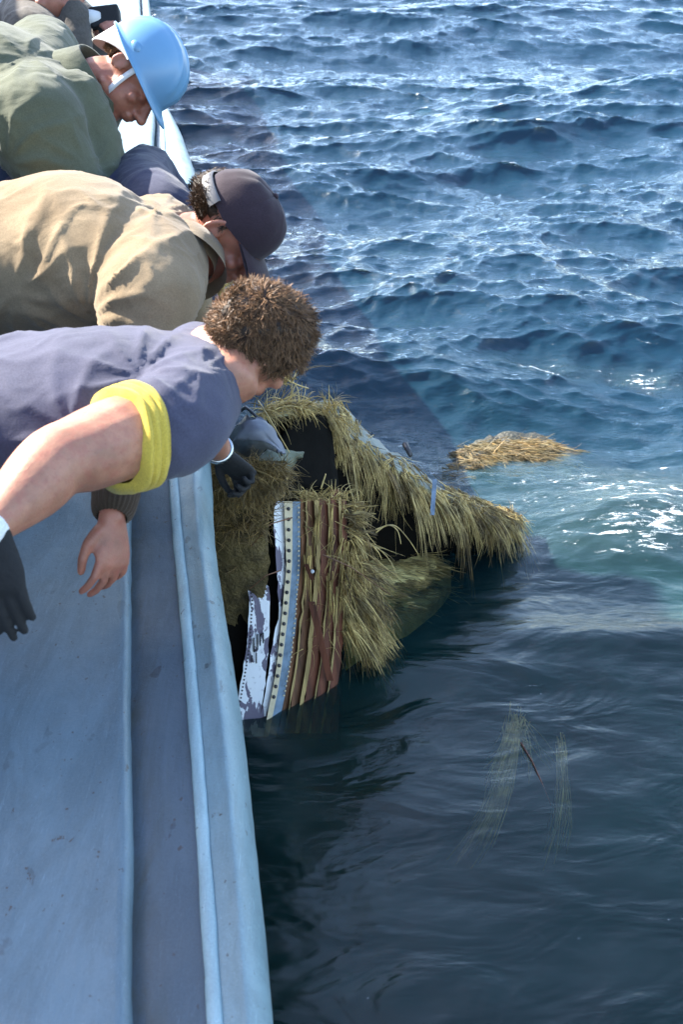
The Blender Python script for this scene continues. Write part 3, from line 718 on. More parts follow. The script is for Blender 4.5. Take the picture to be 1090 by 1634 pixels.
def hardhat(q, p):
    mb = MB(); rows = []; z0 = .018
    for i in range(0, 23):
        th = R(2)+R(88)*i/22; row = []
        for j in range(73):
            ph = j*2*math.pi/72; cx, sy = math.cos(ph), math.sin(ph)
            rx, ry, rz = .124, .147, .150
            rid = 0
            lx = math.sin(th)*cx
            for o_ in (-.34, 0, .34): rid += .0055*math.exp(-((lx-o_)/.05)**2)
            rid *= 1 if th < R(70) else max(0, 1-(th-R(70))/R(12))
            row.append(q((rx+rid)*math.sin(th)**.92*cx, -.008+(ry+rid)*math.sin(th)**.92*sy, z0+(rz+rid)*max(0, math.cos(th))**.9))
        rows.append(row)
    # rim and peak
    for (e, dz) in ((.004, -.002), (.010, -.004), (.010, -.008), (.002, -.008), (-.004, .004)):
        row = []
        for j in range(73):
            ph = j*2*math.pi/72; cx, sy = math.cos(ph), math.sin(ph); pk = max(0, sy)**2.2*.045 if e > 0 else 0
            row.append(q((.122+e)*cx, -.008+(.147+e+pk*(1 if e > .005 else .5))*sy, z0+dz-pk*.25))
        rows.append(row)
    mb.grid(rows); hh = mb.build('hard_hat', M['hardhat'], p)
    for sx in (-1, 1):
        mb = MB(); mb.ell(q(sx*.119, -.02, z0+.028), ((q(.010, 0, 0)-q(0, 0, 0)), (q(0, .022, 0)-q(0, 0, 0)), (q(0, 0, .014)-q(0, 0, 0))), 8); mb.build('accessory_slot', M['hardhat'], hh)
    # white suspension band behind the head
    mb = MB(); rows = []
    for j in range(41):
        ph = R(175)+R(190)*j/40; cx, sy = math.cos(ph), math.sin(ph); k = max(0, -sy)**1.5
        rows.append([q(.122*cx, -.008+.146*sy, z0+.012), q(.123*cx, -.008+.147*sy, z0-.010), q(.112*cx, -.012+.139*sy, z0-.016-.085*k), q(.106*cx, -.012+.133*sy, z0-.016-.085*k), q(.115*cx, -.012+.138*sy, z0+.01)])
    mb.grid(rows); mb.build('nape_band', M['strap'], hh)
    mb = MB(); n = 36; rows = []
    for j in range(n+1):
        a_ = math.pi*j/n; cx, sy = math.cos(a_), math.sin(a_)
        c0 = Vector((.092*cx*(1-.12*sy), .030+.010*sy, .02-.155*max(0,sy)**.8)); ww = .009
        rows.append([q(c0.x, c0.y-ww, c0.z), q(c0.x*1.03, c0.y-ww, c0.z-.003), q(c0.x*1.03, c0.y+ww, c0.z-.003), q(c0.x, c0.y+ww, c0.z)])
    mb.grid(rows); mb.build('chin_strap', M['strap'], hh)
qh = lambda x, y, z: q3(x*.86, y*.86-.005, z*.86+.012)
hardhat(qh, p3)

# --- person 5: dark blue coverall, mostly hidden between the tan jacket and the green one
def backperson(lab, nb, hip, hc, hf, hu, rs, el, wr, ls, lel, lwr, topm, hairm, rad=1.0, botm='denim', seed=3, hidx=0):
    p = thing('person', (hip.x, hip.y, DECK), lab, 'person')
    b_ = MB(); q, r = head(b_, hc, hf, hu); hfn = hf.normalized(); hun = (hu-hfn*hu.dot(hfn)).normalized()
    b_.chain([(nb-Xv*.03, .058), (q(0, -.035, -.09), .055), (q(0, 0, -.01), .05)])
    b_.loft([((hip+nb)/2, Yv*.12, Zv*.08), (nb-Xv*.06, Yv*.12, Zv*.06)])
    b_.chain([(nb, .05), (rs, .055), (el, .04), (wr, .027)]); b_.chain([(nb, .05), (ls, .055), (lel, .04), (lwr, .027)])
    hand(b_, wr, (wr-el).normalized(), D(0, -.3, -.8), D(-.6, 0, .6), .5); hand(b_, lwr, (lwr-lel).normalized(), D(0, -.3, -.8), D(-.6, 0, .6), .5)
    b_.fused('body', M['skin_red'], p, .007, 2)
    t = MB(); t.loft([(hip, Yv*.17*rad, Zv*.12*rad), ((hip*.45+nb*.55), Yv*.2*rad, Zv*.13*rad), (nb-Xv*.05+Vector((0, 0, -.02)), Yv*.14*rad, Zv*.09*rad)], 26)
    t.chain([(nb-Xv*.06, .09), (rs, .085), (el, .064), (wr-(wr-el).normalized()*.03, .045)]); t.chain([(nb-Xv*.06, .09), (ls, .085), (lel, .064), (lwr-(lwr-lel).normalized()*.03, .045)])
    t.fused('jacket', M[topm], p, .010, 3, folds(seed, .010, (6, 7, 7)))
    tp = MB(); trousers(tp, hip, Vector((hip.x-.05, hip.y, DECK))); tp.fused('trousers', M[botm], p, .012, 3); shoes(p, Vector((hip.x-.05, hip.y, DECK)))
    hair('hair', M[hairm], p, q, (r, hfn, hun), 1600, .015, .5, lambda v: v.z > -.5 and not (v.y > .3 and v.z < .45), 1.05, 1.0, .0016)
    return p, q
backperson('person in dark blue coveralls almost hidden between tan jacket and green jacket', P(262, 305, 3.15), P(-80, 300, 3.2), P(345, 352, 3.12), D(.5, -.8, -.3), D(.8, .5, .2),
           P(262, 345, 2.98), P(300, 420, 3.08), P(330, 480, 3.2), P(235, 285, 3.32), P(300, 380, 3.45), P(330, 470, 3.5), 'coverall', 'hair_dark', .78)
p4, q4 = backperson('person in grey brown knitted sweater holding a camera, cut off at the top edge', P(70, 25, 4.15), P(-200, 160, 4.2), P(88, -22, 4.0), D(.75, -.6, -.2), D(.45, .8, .3),
           P(60, 60, 3.95), P(118, 82, 4.0), P(118, 5, 4.0), P(70, -10, 4.35), P(160, 60, 4.3), P(168, 42, 4.12), 'greyknit', 'hair_dark', .9, seed=8)
cm = thing('camera_in_hand', P(150, 38, 4.05), 'small camera with a silver lens barrel held beside the blue hard hat', 'camera')
mb = MB(); c0 = P(168, 30, 4.05)
def obox(mb, c, a, b_, d):
    v = [c+a*i+b_*j+d*k for k in (-1, 1) for j in (-1, 1) for i in (-1, 1)]
    mb.add(v, [[0, 2, 3, 1], [4, 5, 7, 6], [0, 1, 5, 4], [2, 6, 7, 3], [0, 4, 6, 2], [1, 3, 7, 5]])
obox(mb, c0, D(1, .12, 0)*.05, D(-.12, 1, 0)*.036, D(0, 0, 1)*.03)
o = mb.build('camera_body', M['glove'], cm, False); bv = o.modifiers.new('b', 'BEVEL'); bv.width = .008; bv.segments = 3
mb = MB(); ax = D(-1, -.08, .35); mb.tube([c0-ax*-.02, c0+ax*.05, c0+ax*.055, c0+ax*.10], .027, 20); mb.build('lens_barrel', M['strap'], cm)
mb = MB(); mb.tube([c0+ax*.1, c0+ax*.112], .030, 20); mb.build('lens_ring', M['steel'], cm)

# ------------------------------------------------------------------ the wreckage
wk = thing('wreckage', P(560, 900, 3.9), 'torn hollow wreck of metal, dark red boards and yellow straw floating against the boat', 'wreckage')
def lerp(tab, v):
    vs = [a for a, _ in tab]; return float(np.interp(v, vs, [b_ for _, b_ in tab]))
def dpan(v, u=0): return 3.62+(v-790)/340*.26+max(0, u-430)*.0015
def strip(name, mat, L, Rr, off=0.0, th=.012, parent=wk, n=26, jag=0.0, bulge=.0, seed=0):
    """a board of the panel between two outlines given as (v, u) tables"""
    v0, v1 = max(L[0][0], Rr[0][0]), min(L[-1][0], Rr[-1][0]); rows = []
    for i in range(n+1):
        v = v0+(v1-v0)*i/n; jl = jag*noise.noise(Vector((v*.06, seed, 1))) ; jr = jag*noise.noise(Vector((v*.06, seed, 5)))
        ua, ub = lerp(L, v)+jl, lerp(Rr, v)+jr; a, b_ = P(ua, v, dpan(v, ua)-off), P(ub, v, dpan(v, ub)-off+.01)
        bk = -FV*-th; m_ = (a+b_)/2-FV*bulge
        rows.append([a+bk, a, a*.75+b_*.25-FV*bulge*.7, m_, a*.25+b_*.75-FV*bulge*.7, b_, b_+bk])
    mb = MB(); mb.grid(rows)
    for r_ in (rows[0], rows[-1]): mb.add(r_, [list(range(7))])
    o = mb.build(name, mat, parent, False); return o
E1L = [(905, 389), (957, 398), (1030, 394), (1118, 379), (1175, 368)]; E1R = [(905, 398), (925, 414), (938, 430), (993, 430), (1060, 426), (1125, 418), (1175, 408)]
E2L = [(800, 440), (817, 436), (905, 441), (972, 446), (1030, 434), (1104, 424), (1175, 408)]; E2R = [(800, 453), (902, 457), (979, 450), (1067, 441), (1104, 434), (1175, 420)]
E3R = [(800, 467), (902, 466), (979, 460), (1067, 449), (1104, 443), (1175, 428)]; E4R = [(800, 479), (902, 479), (979, 474), (1049, 467), (1104, 457), (1175, 440)]
strip('paint_strip', M['flake'], E1L, E1R, .02, jag=3, seed=3)
strip('paint_strip', M['flake'], E2L, E2R, .01, jag=4, seed=7)
strip('rivet_strip', M['cream'], E2R, E3R, .022)
strip('edge_strip', M['bluemetal'], E3R, E4R, .012, jag=1.5, seed=2)
def rivets(name, tab, du, v0, v1, n, r, off, mat):
    mb = MB()
    for i in range(n):
        v = v0+(v1-v0)*i/(n-1); c = P(lerp(tab, v)+du, v, dpan(v, lerp(tab, v))-off)
        mb.ell(c, (RV*r, UV_*r, FV*r*.5), 6)
    return mb
rm = rivets('r', E3R, -7, 812, 1110, 19, .0062, .023, 0)
for i in range(19):                                         # bolt heads one by one
    v = 812+(1112-812)*i/18; mb = MB(); c = P((lerp(E2R, v)+lerp(E3R, v))/2, v, dpan(v, lerp(E2R, v))-.023)
    mb.tube([c, c-FV*.004], .0062, 8); mb.ell(c-FV*.004, (RV*.0045, UV_*.0045, FV*.003), 5); mb.build('rivet', M['rivet'], wk)
o = rivets('r', E1L, 4.5, 912, 1125, 38, .0030, .021, 0).build('small_rivets', M['rivet'], wk); o['kind'] = 'stuff'
o = rivets('r', E4R, -2.5, 810, 1110, 40, .0034, .014, 0).build('small_rivets', M['cream'], wk); o['kind'] = 'stuff'
# remains of dark stencilled strokes on the first strip
lt = MB()
for (u0, v0, u1, v1) in ((405, 1018, 405, 1040), (411, 1012, 411, 1036), (405, 1040, 411, 1036), (415, 1014, 415, 1030), (420, 1010, 420, 1026), (415, 1014, 420, 1010), (402, 1046, 402, 1056), (409, 1042, 409, 1058)):
    lt.tube([P(u0, v0, dpan(v0, u0)-.0225), P(u1, v1, dpan(v1, u1)-.0225)], .0026, 4)
o = lt.build('stencil_marks', M['rivet'], wk)
# the boards
edges = [(478, 458), (487, 467), (490, 470), (503, 484), (510, 491), (525, 506), (528, 509), (541, 525), (544, 528), (553, 541)]
bm_ = ['rust2', 'straw_slab', 'rust2', 'straw_slab', 'rust', 'straw_slab', 'rust', 'straw_slab', 'rust']
offs = [.004, .012, .002, .014, .006, .012, .010, .016, .004]
for k in range(9):
    (a0, a1), (b0, b1_) = edges[k], edges[k+1]
    tb = lambda t0, t1: [(786+rnd.uniform(-4, 10)*0, t0), (900, t0+2), (980, t0*.6+t1*.4+1), (1060, t0*.25+t1*.75), (1170, t1-14)]
    L, Rr = tb(a0, a1), tb(b0, b1_)
    tp_ = 786+rnd.uniform(-8, 14); L[0] = (tp_, a0+rnd.uniform(-2, 2)); Rr[0] = (tp_, b0)
    strip('board', M[bm_[k]], L, Rr, offs[k], .02, jag=3.0, bulge=.0015, seed=20+k)
for (u0, v0, u1, v1, r_) in ((497, 960, 527, 1086, .011), (488, 900, 499, 925, .007)):      # loose slanting boards
    mb = MB(); a, b_ = P(u0, v0, dpan(v0, u0)-.05), P(u1, v1, dpan(v1, u1)-.045); obox(mb, (a+b_)/2, RV*r_, (b_-a)/2, FV*.005); mb.build('board', M['rust'], wk, False)
# dark backing behind the boards
mb = MB(); mb.grid([[P(u, v, dpan(v, u)+.04) for u in (352-(v-860)*.02, 400, 460, 520-(v-860)*.02, 558-(v-860)*.06)] for v in (860, 950, 1050, 1180)]); mb.build('backing', M['inner_shade'], wk)
# cavity shell
RIM = [(400, 668, 3.55), (432, 656, 3.68), (475, 650, 3.80), (515, 648, 3.90), (545, 690, 4.02), (590, 724, 4.15), (645, 756, 4.30), (695, 788, 4.46), (745, 808, 4.58), (790, 820, 4.70), (822, 832, 4.83)]
rim = [P(*a) for a in RIM]
def rimat(t):
    x = t*(len(rim)-1); i = min(int(x), len(rim)-2); k = x-i; return rim[i].lerp(rim[i+1], k)
NR = 44
shell, inner = [], []
for i in range(NR+1):
    t = i/NR; p = rimat(t); bz = .012*noise.noise(p*22); w_ = (.45+.55*math.sin(math.pi*min(1, t*1.15)))
    off = [(0, 0), (.03, .004), (.08*w_, -.012), (.15*w_, -.04), (.24*w_, -.10), (.33*w_, -.24), (.36*w_, -.42), (.37*w_, -.60)]
    bd = Vector((.35, .94, 0)).normalized()
    cl_ = lambda q_: Vector((q_.x, q_.y, max(q_.z, -.10)))
    shell.append([cl_(p+bd*a+Vector((0, 0, z+bz+.01*noise.noise((p+bd*a)*14)))) for a, z in off])
    inner.append([cl_(p+bd*max(0, a-.03)+Vector((0, 0, z-.035-(.0 if j else -.01)))) for j, (a, z) in enumerate(off)])
mb = MB(); mb.grid([[r_[j] for j in range(8)] for r_ in shell]); mb.build('outer_skin', M['crust_grey'], wk)
mb = MB(); mb.grid(inner); mb.build('inner_lining', M['inner_shade'], wk)
mb = MB(); mb.grid([[a[0], (a[0]+b_[0])/2-Vector((.01, .02, .0))*(1+noise.noise(a[0]*40)), b_[0]] for a, b_ in zip(shell, inner)]); mb.build('torn_edge', M['crust'], wk)
# near-black sheet standing in for the shade deep in the cavity
mb = MB(); mb.grid([[P(430, 700, 3.75), P(520, 665, 3.97), P(600, 725, 4.24), P(690, 785, 4.5)], [P(420, 800, 3.8), P(520, 790, 4.05), P(600, 830, 4.3), P(685, 840, 4.6)], [onz(430, 950, -.06), onz(520, 925, -.06), onz(605, 897, -.06), onz(690, 882, -.06)]]); mb.build('shade_sheet', M['inner_shade'], wk)
# low curved ledge under the cavity on the right of the boards: core of compressed fibre
mb = MB(); rows = []
for i in range(13):
    u = 552+i*14; top = lerp([(552, 850), (600, 876), (660, 882), (700, 893), (735, 914)], u) ; bot = lerp([(552, 1070), (600, 1034), (650, 1015), (700, 975), (735, 924)], u)
    rows.append([])
    for j in range(9):
        v = top+(bot-top)*j/8; z = lerp([(552, .08), (600, .02), (640, .022), (690, .010), (735, -.012)], u)*(1-j/8)-.02*(j/8)-.02*max(0, j-5)-max(0, u-690)*.0012-.018*max(0, j-6)*max(0, (u-620)/60)+.016*noise.noise(Vector((u*.05, v*.05, 0)))+.008*noise.noise(Vector((u*.16, v*.2, 0)))
        rows[-1].append(onw(u, v, z))
mb.grid(rows); mb.build('submerged_core', M['under'], wk); CORE = rows
# torn sheets near the gloved hand
def sheet(name, mat, pts, th=.006, par=wk, sub=0):
    """pts: rows of (u, v, d): a bent torn sheet with thickness"""
    g_ = [[P(*q_) for q_ in r_] for r_ in pts]
    R_, C_ = 10, 10; rows = []
    for i in range(R_+1):
        y = i/R_*(len(g_)-1); i0 = min(int(y), len(g_)-2); ky = y-i0; row = []
        for j in range(C_+1):
            x = j/C_*(len(g_[0])-1); j0 = min(int(x), len(g_[0])-2); kx = x-j0
            p = g_[i0][j0].lerp(g_[i0][j0+1], kx).lerp(g_[i0+1][j0].lerp(g_[i0+1][j0+1], kx), ky)
            e = (i in (0, R_)) or (j in (0, C_)); jit = .007 if e else .002
            p = p+Vector((noise.noise(p*60), noise.noise(p*61+Xv*9), noise.noise(p*59+Yv*9)))*jit*1.6-FV*.015*math.sin(kx*3.1)*.5
            row.append(p)
        rows.append(row)
    mb = MB(); mb.grid(rows); o = mb.build(name, mat, par); sl = o.modifiers.new('s', 'SOLIDIFY'); sl.thickness = th; return o
sheet('torn_sheet', M['sheet'], [[(362, 700, 3.35), (392, 664, 3.3), (415, 668, 3.28)], [(380, 735, 3.4), (410, 700, 3.22), (436, 690, 3.3)], [(398, 745, 3.45), (425, 715, 3.3), (452, 725, 3.36)]])
sheet('torn_sheet', M['lilac'], [[(372, 702, 3.22), (392, 676, 3.2), (416, 664, 3.22)], [(398, 700, 3.2), (414, 684, 3.18), (434, 686, 3.22)], [(424, 704, 3.2), (436, 708, 3.22), (450, 712, 3.24)], [(444, 722, 3.2), (449, 723, 3.22), (453, 727, 3.25)]], .004)
sheet('torn_sheet', M['sheet2'], [[(402, 724, 3.42), (440, 718, 3.42), (482, 720, 3.5)], [(404, 752, 3.4), (440, 748, 3.38), (470, 738, 3.5)], [(425, 775, 3.45), (440, 770, 3.4), (452, 758, 3.46)]])
sheet('torn_sheet', M['inner_shade'], [[(452, 690, 3.74), (480, 664, 3.8), (520, 662, 3.9)], [(445, 740, 3.72), (490, 720, 3.8), (530, 710, 3.9)], [(445, 790, 3.72), (490, 780, 3.78), (535, 780, 3.9)]], .01)
sheet('torn_sheet', M['straw_slab'], [[(410, 765, 3.46), (435, 755, 3.44), (458, 752, 3.5)], [(420, 785, 3.46), (440, 780, 3.44), (455, 770, 3.5)], [(436, 800, 3.5), (445, 795, 3.5), (452, 786, 3.5)]])
# matted mound on the left
mb = MB(); rows = []
for i in range(22):
    row = []
    for j in range(18):
        u, v = 322+j*(7.9 if i < 4 else 6.2+.9*noise.noise(Vector((i*.7, 0, 0)))+.5*noise.noise(Vector((i*1.9, 3, 0)))), 735+i*13.5
        d = lerp([(735, 3.28), (800, 3.38), (870, 3.62), (1030, 3.95)], v)-.06*math.sin(max(0, min(1, (u-322)/130))*math.pi)
        p = P(u, v, d); row.append(p-FV*(.03*noise.noise(p*18)+.012*noise.noise(p*60)))
    rows.append(row)
mb.grid(rows); mb.build('matted_mound', simple('wet_matting', (.12, .085, .028), .8, .6, 12, 1, .02, 60), wk)

# ---- straw
def stuff(mb, name, mat, parent=wk):
    o = mb.build(name, M[mat], parent); o['kind'] = 'stuff'; return o
dn = Vector((0, 0, -1))
def clump(mb, p, d, n, L, sp, sd_, wd, droop, curl, seg=4):
    for _ in range(n):
        q_ = p+Vector((rnd.gauss(0, sp), rnd.gauss(0, sp), rnd.gauss(0, sp*.5)))
        mb.strand(q_, Vector(d)+Vector((rnd.gauss(0, sd_), rnd.gauss(0, sd_), rnd.gauss(0, sd_))), L*rnd.uniform(.55, 1.15), wd*rnd.uniform(.5, 1.5), droop, curl, seg)
bd = Vector((.35, .94, 0)).normalized()
fr, fr2 = MB(), MB()                                         # locks hanging from the rim, pale and wet dark
for i in range(118):
    t = i/118+rnd.gauss(0, .008)
    if t < .30 and rnd.random() < .7: continue
    t = max(0, min(1, t)); p = rimat(t)-bd*rnd.uniform(.0, .035)+Vector((0, 0, rnd.uniform(-.015, .01)))
    L = (.035 if t < .3 else .12 if t < .5 else .17)*rnd.uniform(.5, 1.5)*(1-.45*max(0, t-.85)/.15)
    if rnd.random() < .14: L *= 1.6
    clump(fr if rnd.random() < .62 else fr2, p, (.30+rnd.gauss(0, .34), -.35+rnd.gauss(0, .2), -.6+rnd.gauss(0, .2)), int(rnd.uniform(8, 34)), L, .0065, .055, .0019, 1.4, .16, 5)
for i in range(70):
    t = rnd.uniform(.28, 1); clump(fr, rimat(t)-bd*.03, (.1+rnd.gauss(0, .3), -.2, -1), 2, rnd.uniform(.12, .28), .006, .12, .0013, .3, .5, 6)
stuff(fr, 'straw_fringe', 'straw'); stuff(fr2, 'straw_fringe', 'straw_dark')
tp, tp2 = MB(), MB()                                         # combed straw lying over the rim like thatch
for i in range(400):
    t = rnd.random()**.8; k = rnd.random()**.9; w_ = (.45+.55*math.sin(math.pi*min(1, t*1.15)))
    if .36 < t < .72 and k > .4 and rnd.random() < .85: continue
    if t < .3 and k > .35: continue
    a = k*.22*w_; p = rimat(t)+bd*a+Vector((0, 0, .012-.34*a+.012*noise.noise(rimat(t)*16+Xv*k*3)))
    tn = (rimat(min(1, t+.05))-rimat(max(0, t-.05))).normalized()
    clump(tp if rnd.random() < .6 else tp2, p, tuple(-bd*(.5+rnd.gauss(0, .35))+tn*(.8+rnd.gauss(0, .6))+Vector((0, 0, -.06+rnd.gauss(0, .07)))), 11, rnd.uniform(.05, .14)*(.6 if t < .3 else 1), .007, .09, .0020, .15, .35)
stuff(tp, 'straw_mat', 'straw'); stuff(tp2, 'straw_mat', 'straw_dark')
tf = MB()                                                    # upright tufts at the peak of the rim and left
for (u, v, d, n, L, sp, dirv) in ((524, 655, 3.88, 50, .08, .35, (0, -.2, .9)), (536, 668, 3.93, 60, .11, .3, (.25, -.3, -.3)), (450, 646, 3.7, 90, .08, .6, (.6, 0, .15)), (480, 648, 3.78, 90, .08, .6, (.7, -.2, .1)), (425, 656, 3.6, 60, .11, .8, (.4, 0, .3)), (455, 610, 3.75, 46, .16, .45, (-.25, 0, 1)), (330, 480, 4.2, 260, .20, .4, (.2, 0, 1)), (345, 500, 4.15, 160, .16, .6, (.4, 0, .8)), (395, 752, 3.3, 30, .07, .8, (.2, -.2, .0))):
    for i in range(n):
        p = P(u+rnd.gauss(0, 7), v+rnd.gauss(0, 5), d+rnd.gauss(0, .015))
        tf.strand(p, Vector(dirv)+Vector((rnd.gauss(0, sp), rnd.gauss(0, sp), rnd.gauss(0, sp))), L*rnd.uniform(.5, 1.2), rnd.uniform(.0010, .0028), .9, .5, 5)
stuff(tf, 'straw_tufts', 'straw')
lm = MB()                                                    # tangled mound, left
for i in range(620):
    u, v = rnd.uniform(328, 455), 738+abs(rnd.gauss(0, 1))*62
    if v > 1000 or (u > 432 and v > 785) or (u > 395 and v > 850) or (rnd.random() < (v-760)/260): continue
    dd = lerp([(735, 3.28), (800, 3.38), (870, 3.62), (1030, 3.95)], v)-.06*math.sin(max(0, min(1, (u-322)/130))*math.pi)
    clump(lm, P(u, v, dd-.015), (rnd.gauss(.2, .8), rnd.gauss(-.1, .3), rnd.gauss(-.2, .6)), 6, rnd.uniform(.03, .09), .006, .3, .0014, .6, 1.3)
stuff(lm, 'straw_tangle', 'straw_dark')
rt, rt2 = MB(), MB()                                         # sheaf to the right of the boards
for i in range(170):
    k = rnd.random(); u0 = 554+rnd.gauss(0, 4)+rnd.uniform(-4, 8+30*min(1, k/.4)); v0 = 806+k*205
    p = P(u0, v0, dpan(v0, u0)+.0+rnd.gauss(0, .015)+.12*max(0, u0-560)/60)
    if k < .22: d = (rnd.gauss(.6, .35), -.1, rnd.gauss(.15, .35)); L = rnd.uniform(.03, .08)
    elif k < .62: d = (rnd.gauss(.25, .3), -.1, rnd.gauss(-.7, .4)); L = rnd.uniform(.06, .14)
    else: d = (rnd.gauss(.6, .18), -.05, rnd.gauss(-.95, .15)); L = rnd.uniform(.12, .2)
    clump(rt if rnd.random() < .6 else rt2, p, d, 9, L*1.2, .006, .09, .0022, .8, .7 if k < .62 else .25, 6)
for i in range(46):                                          # over the board tops
    u0 = rnd.uniform(476, 562); clump(rt, P(u0, 794+rnd.gauss(0, 4), dpan(790)-.01), (rnd.gauss(.15, .5), rnd.gauss(0, .2), rnd.gauss(.5, .35)), 4, rnd.uniform(.02, .07), .005, .2, .0017, 1.2, .8, 5)
for i in range(34):                                          # yellow strands running down between the boards
    u0 = rnd.choice((490, 509, 512, 526, 533, 548))+rnd.gauss(0, 2.5); v0 = rnd.uniform(795, 980); clump(rt, P(u0, v0, dpan(v0, u0)-.028), (rnd.gauss(-.03, .05), .0, -1), 4, rnd.uniform(.1, .28), .002, .03, .0016, .1, .06, 5)
for i in range(46):                                          # loose blades across the boards
    u0, v0 = rnd.uniform(482, 556), rnd.uniform(800, 1040); rt.strand(P(u0, v0, dpan(v0, u0)-.035), Vector((rnd.gauss(.0, .8), -.05, rnd.gauss(-.6, .5))), rnd.uniform(.05, .16), rnd.uniform(.0009, .0016), .4, .6, 6)
for i in range(70):                                         # inside straw dangling in the cavity mouth
    t = rnd.uniform(.3, .62); p = rimat(t)+Vector((-.02, -.02, -.03)); rt.strand(p, Vector((rnd.gauss(0, .2), -.2, -1)), rnd.uniform(.05, .2), rnd.uniform(.0007, .0016), .3, .5, 5)
stuff(rt, 'straw_sheaf', 'straw'); stuff(rt2, 'straw_sheaf', 'straw_dark')
cw = MB()                                                    # wet strands plastered over the core
for i in range(90):
    r_ = CORE[rnd.randrange(0, 11)]; p = r_[rnd.randrange(0, 6)]+Vector((0, 0, .004))
    for _ in range(6): cw.strand(p+Vector((rnd.gauss(0, .012), rnd.gauss(0, .012), 0)), Vector((.9+rnd.gauss(0, .2), -.35+rnd.gauss(0, .25), -.04)), rnd.uniform(.05, .16), .0017, .05, .25, 5)
stuff(cw, 'wet_strands', 'straw')
# long single blades and twigs one can pick out
for k, pts in enumerate([[(412, 640, 3.5), (430, 668, 3.42), (462, 722, 3.35)], [(600, 845, 4.0), (628, 838, 4.02), (650, 858, 4.05), (668, 885, 4.1)], [(600, 850, 4.0), (618, 838, 4.0), (634, 846, 4.0), (640, 868, 4.0)], [(512, 780, 3.6), (520, 756, 3.6), (516, 770, 3.6)], [(585, 835, 3.9), (588, 820, 3.9), (600, 820, 3.9)],
                         [(470, 560, 3.9), (448, 600, 3.85), (437, 640, 3.7)], [(489, 568, 3.9), (470, 600, 3.85), (462, 640, 3.8)], [(492, 620, 3.85), (470, 612, 3.8), (450, 600, 3.7)], [(560, 710, 4.0), (566, 760, 4.02), (572, 810, 4.0), (570, 850, 4.0)], [(548, 715, 3.97), (556, 770, 4), (580, 840, 4.0), (600, 870, 4.0)]]):
    cp = [P(*a) for a in pts]; sm_ = []
    for i in range(len(cp)-1):
        for j in range(5):
            t = j/5; a = cp[max(i-1, 0)]; b_ = cp[i]; c_ = cp[i+1]; d_ = cp[min(i+2, len(cp)-1)]
            sm_.append(.5*((2*b_)+(c_-a)*t+(2*a-5*b_+4*c_-d_)*t*t+(3*b_-a-3*c_+d_)*t**3))
    sm_.append(cp[-1]); mb = MB(); mb.tube(sm_, .0028, 5, .0012); mb.build('long_straw', M['straw'], wk)
for pts in ([(515, 885, 3.6), (560, 905, 3.68), (622, 948, 3.8)], [(466, 826, 3.55), (432, 836, 3.5), (400, 872, 3.5)], [(448, 910, 3.62), (425, 918, 3.6), (398, 940, 3.6)]):
    mb = MB(); mb.tube([P(*a) for a in pts], .0024, 5, .0013); mb.build('twig', M['rust2'], wk)
mb = MB(); mb.tube([P(646, 708, 4.42), P(656, 728, 4.4)], .012, 7, .009); mb.build('stub', M['rivet'], wk)
mb = MB(); a, b_ = P(694, 764, 4.36), P(690, 822, 4.3); obox(mb, (a+b_)/2, RV*.008, (b_-a)/2, FV*.004); mb.build('metal_tab', M['bluemetal'], wk, False)
mb = MB(); mb.ell(P(498.5, 912, dpan(912)-.06), (RV*.006, UV_*.006, FV*.004), 8); mb.build('bolt_head', M['strap'], wk)
mb = MB(); mb.tube([P(383, 655, 3.45), P(392, 650, 3.43), P(400, 656, 3.42), P(412, 668, 3.4)], .006, 7, .004); mb.build('bracket', M['rivet'], wk)

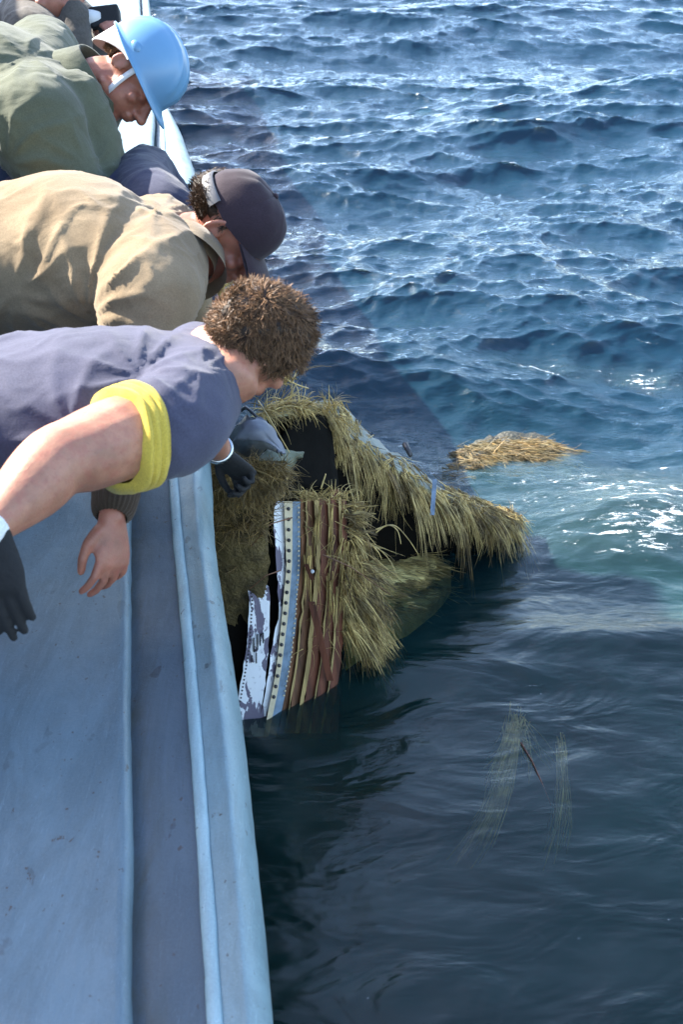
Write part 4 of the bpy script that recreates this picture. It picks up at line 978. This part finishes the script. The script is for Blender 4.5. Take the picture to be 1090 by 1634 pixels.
# --- second piece awash behind
fl = thing('floating_debris', onz(800, 735, 0), 'half sunken mat of straw awash behind the wreckage', 'debris')
mb = MB(); rows = []
for i in range(31):
    row = []
    for j in range(13):
        u = 688+i*7.4; k = j/12
        p0 = onw(u, lerp([(688, 745), (740, 722), (800, 714), (860, 712), (910, 720)], u), 0); hh = .056*math.sin(math.pi*min(1, i/31+.01))**.55
        c_ = p0+Vector((0, -.30+.42*k, 0)); z = hh*math.sin(math.pi*k)**.6*1.2-.075+.012*noise.noise(c_*9)
        row.append(Vector((c_.x, c_.y, z+wz(c_.x, c_.y)+.03)))
    rows.append(row)
mb.grid(rows); mb.build('mat_body', M['wet_mat'], fl)
sm, sm2 = MB(), MB()
for i in range(420):
    u = rnd.gauss(815, 40) if rnd.random() < .6 else rnd.uniform(700, 895); k = rnd.betavariate(2, 2) if rnd.random() < .7 else .85
    p = onw(u, lerp([(688, 745), (740, 722), (800, 714), (860, 712), (910, 720)], u), 0); hh = .050*math.sin(math.pi*max(0.02, min(.98, (u-688)/230)))**.8
    p = p+Vector((0, -.28+.38*k, hh*math.sin(math.pi*k)**.6*1.2-.026))
    clump(sm if rnd.random() < .6 else sm2, p, (rnd.gauss(.8, .3), rnd.gauss(-.45, .3), rnd.gauss(-.02, .08)), 9, rnd.uniform(.05, .12), .010, .14, .0022, .3, .3)
stuff(sm, 'straw_tufts', 'straw_wet', fl); stuff(sm2, 'straw_tufts', 'straw_dark', fl)
# --- trailing fibre just under the surface
tr_ = thing('trailing_straw', onz(810, 1180, -.05), 'long bundle of straw with a reddish twig trailing under the dark water', 'straw')
for bi, (st_, nn, dp, bend) in enumerate((((824, 1160, 768, 1340, 4, 3), 130, .030, 10), ((818, 1168, 746, 1362, 3, 4), 70, .045, 16), ((815, 1175, 790, 1300, 3, 5), 60, .030, -8), ((828, 1150, 806, 1220, 12, 12), 40, .020, 6), ((826, 1160, 850, 1240, 6, 14), 22, .035, 5), ((897, 1200, 880, 1370, 4, 5), 60, .075, 9))):
    sm = MB()
    for i in range(nn):
        k = rnd.betavariate(2.5, 1.6)*1.1; a0, a1 = rnd.gauss(0, 1), rnd.gauss(0, 1)
        u0, v0 = st_[0]+a0*st_[4], st_[1]+rnd.gauss(0, 12); du_, dv_ = (st_[2]-st_[0]+a1*st_[5]*2.2), (st_[3]-st_[1]); ph_ = rnd.gauss(0, .6); am_ = rnd.gauss(0, 1.6)
        sm.tube([onw(u0+du_*k*q_+bend*math.sin(q_*3.1*k)+am_*math.sin(q_*9+ph_), v0+dv_*k*q_, -.012-dp*(.3+q_)) for q_ in [z_/8 for z_ in range(9)]], rnd.uniform(.0012, .0032), 3, .0006)
    stuff(sm, 'straw_fibres', 'straw', tr_)
mb = MB(); mb.tube([onw(832, 1185, .003), onw(850, 1215, .002), onw(868, 1255, -.004), onw(880, 1285, -.012)], .0026, 5, .0014); mb.build('twig', M['rust'], tr_)
print('TRIS', sum(len(o.data.polygons)*2 for o in bpy.data.objects if o.type == 'MESH'))
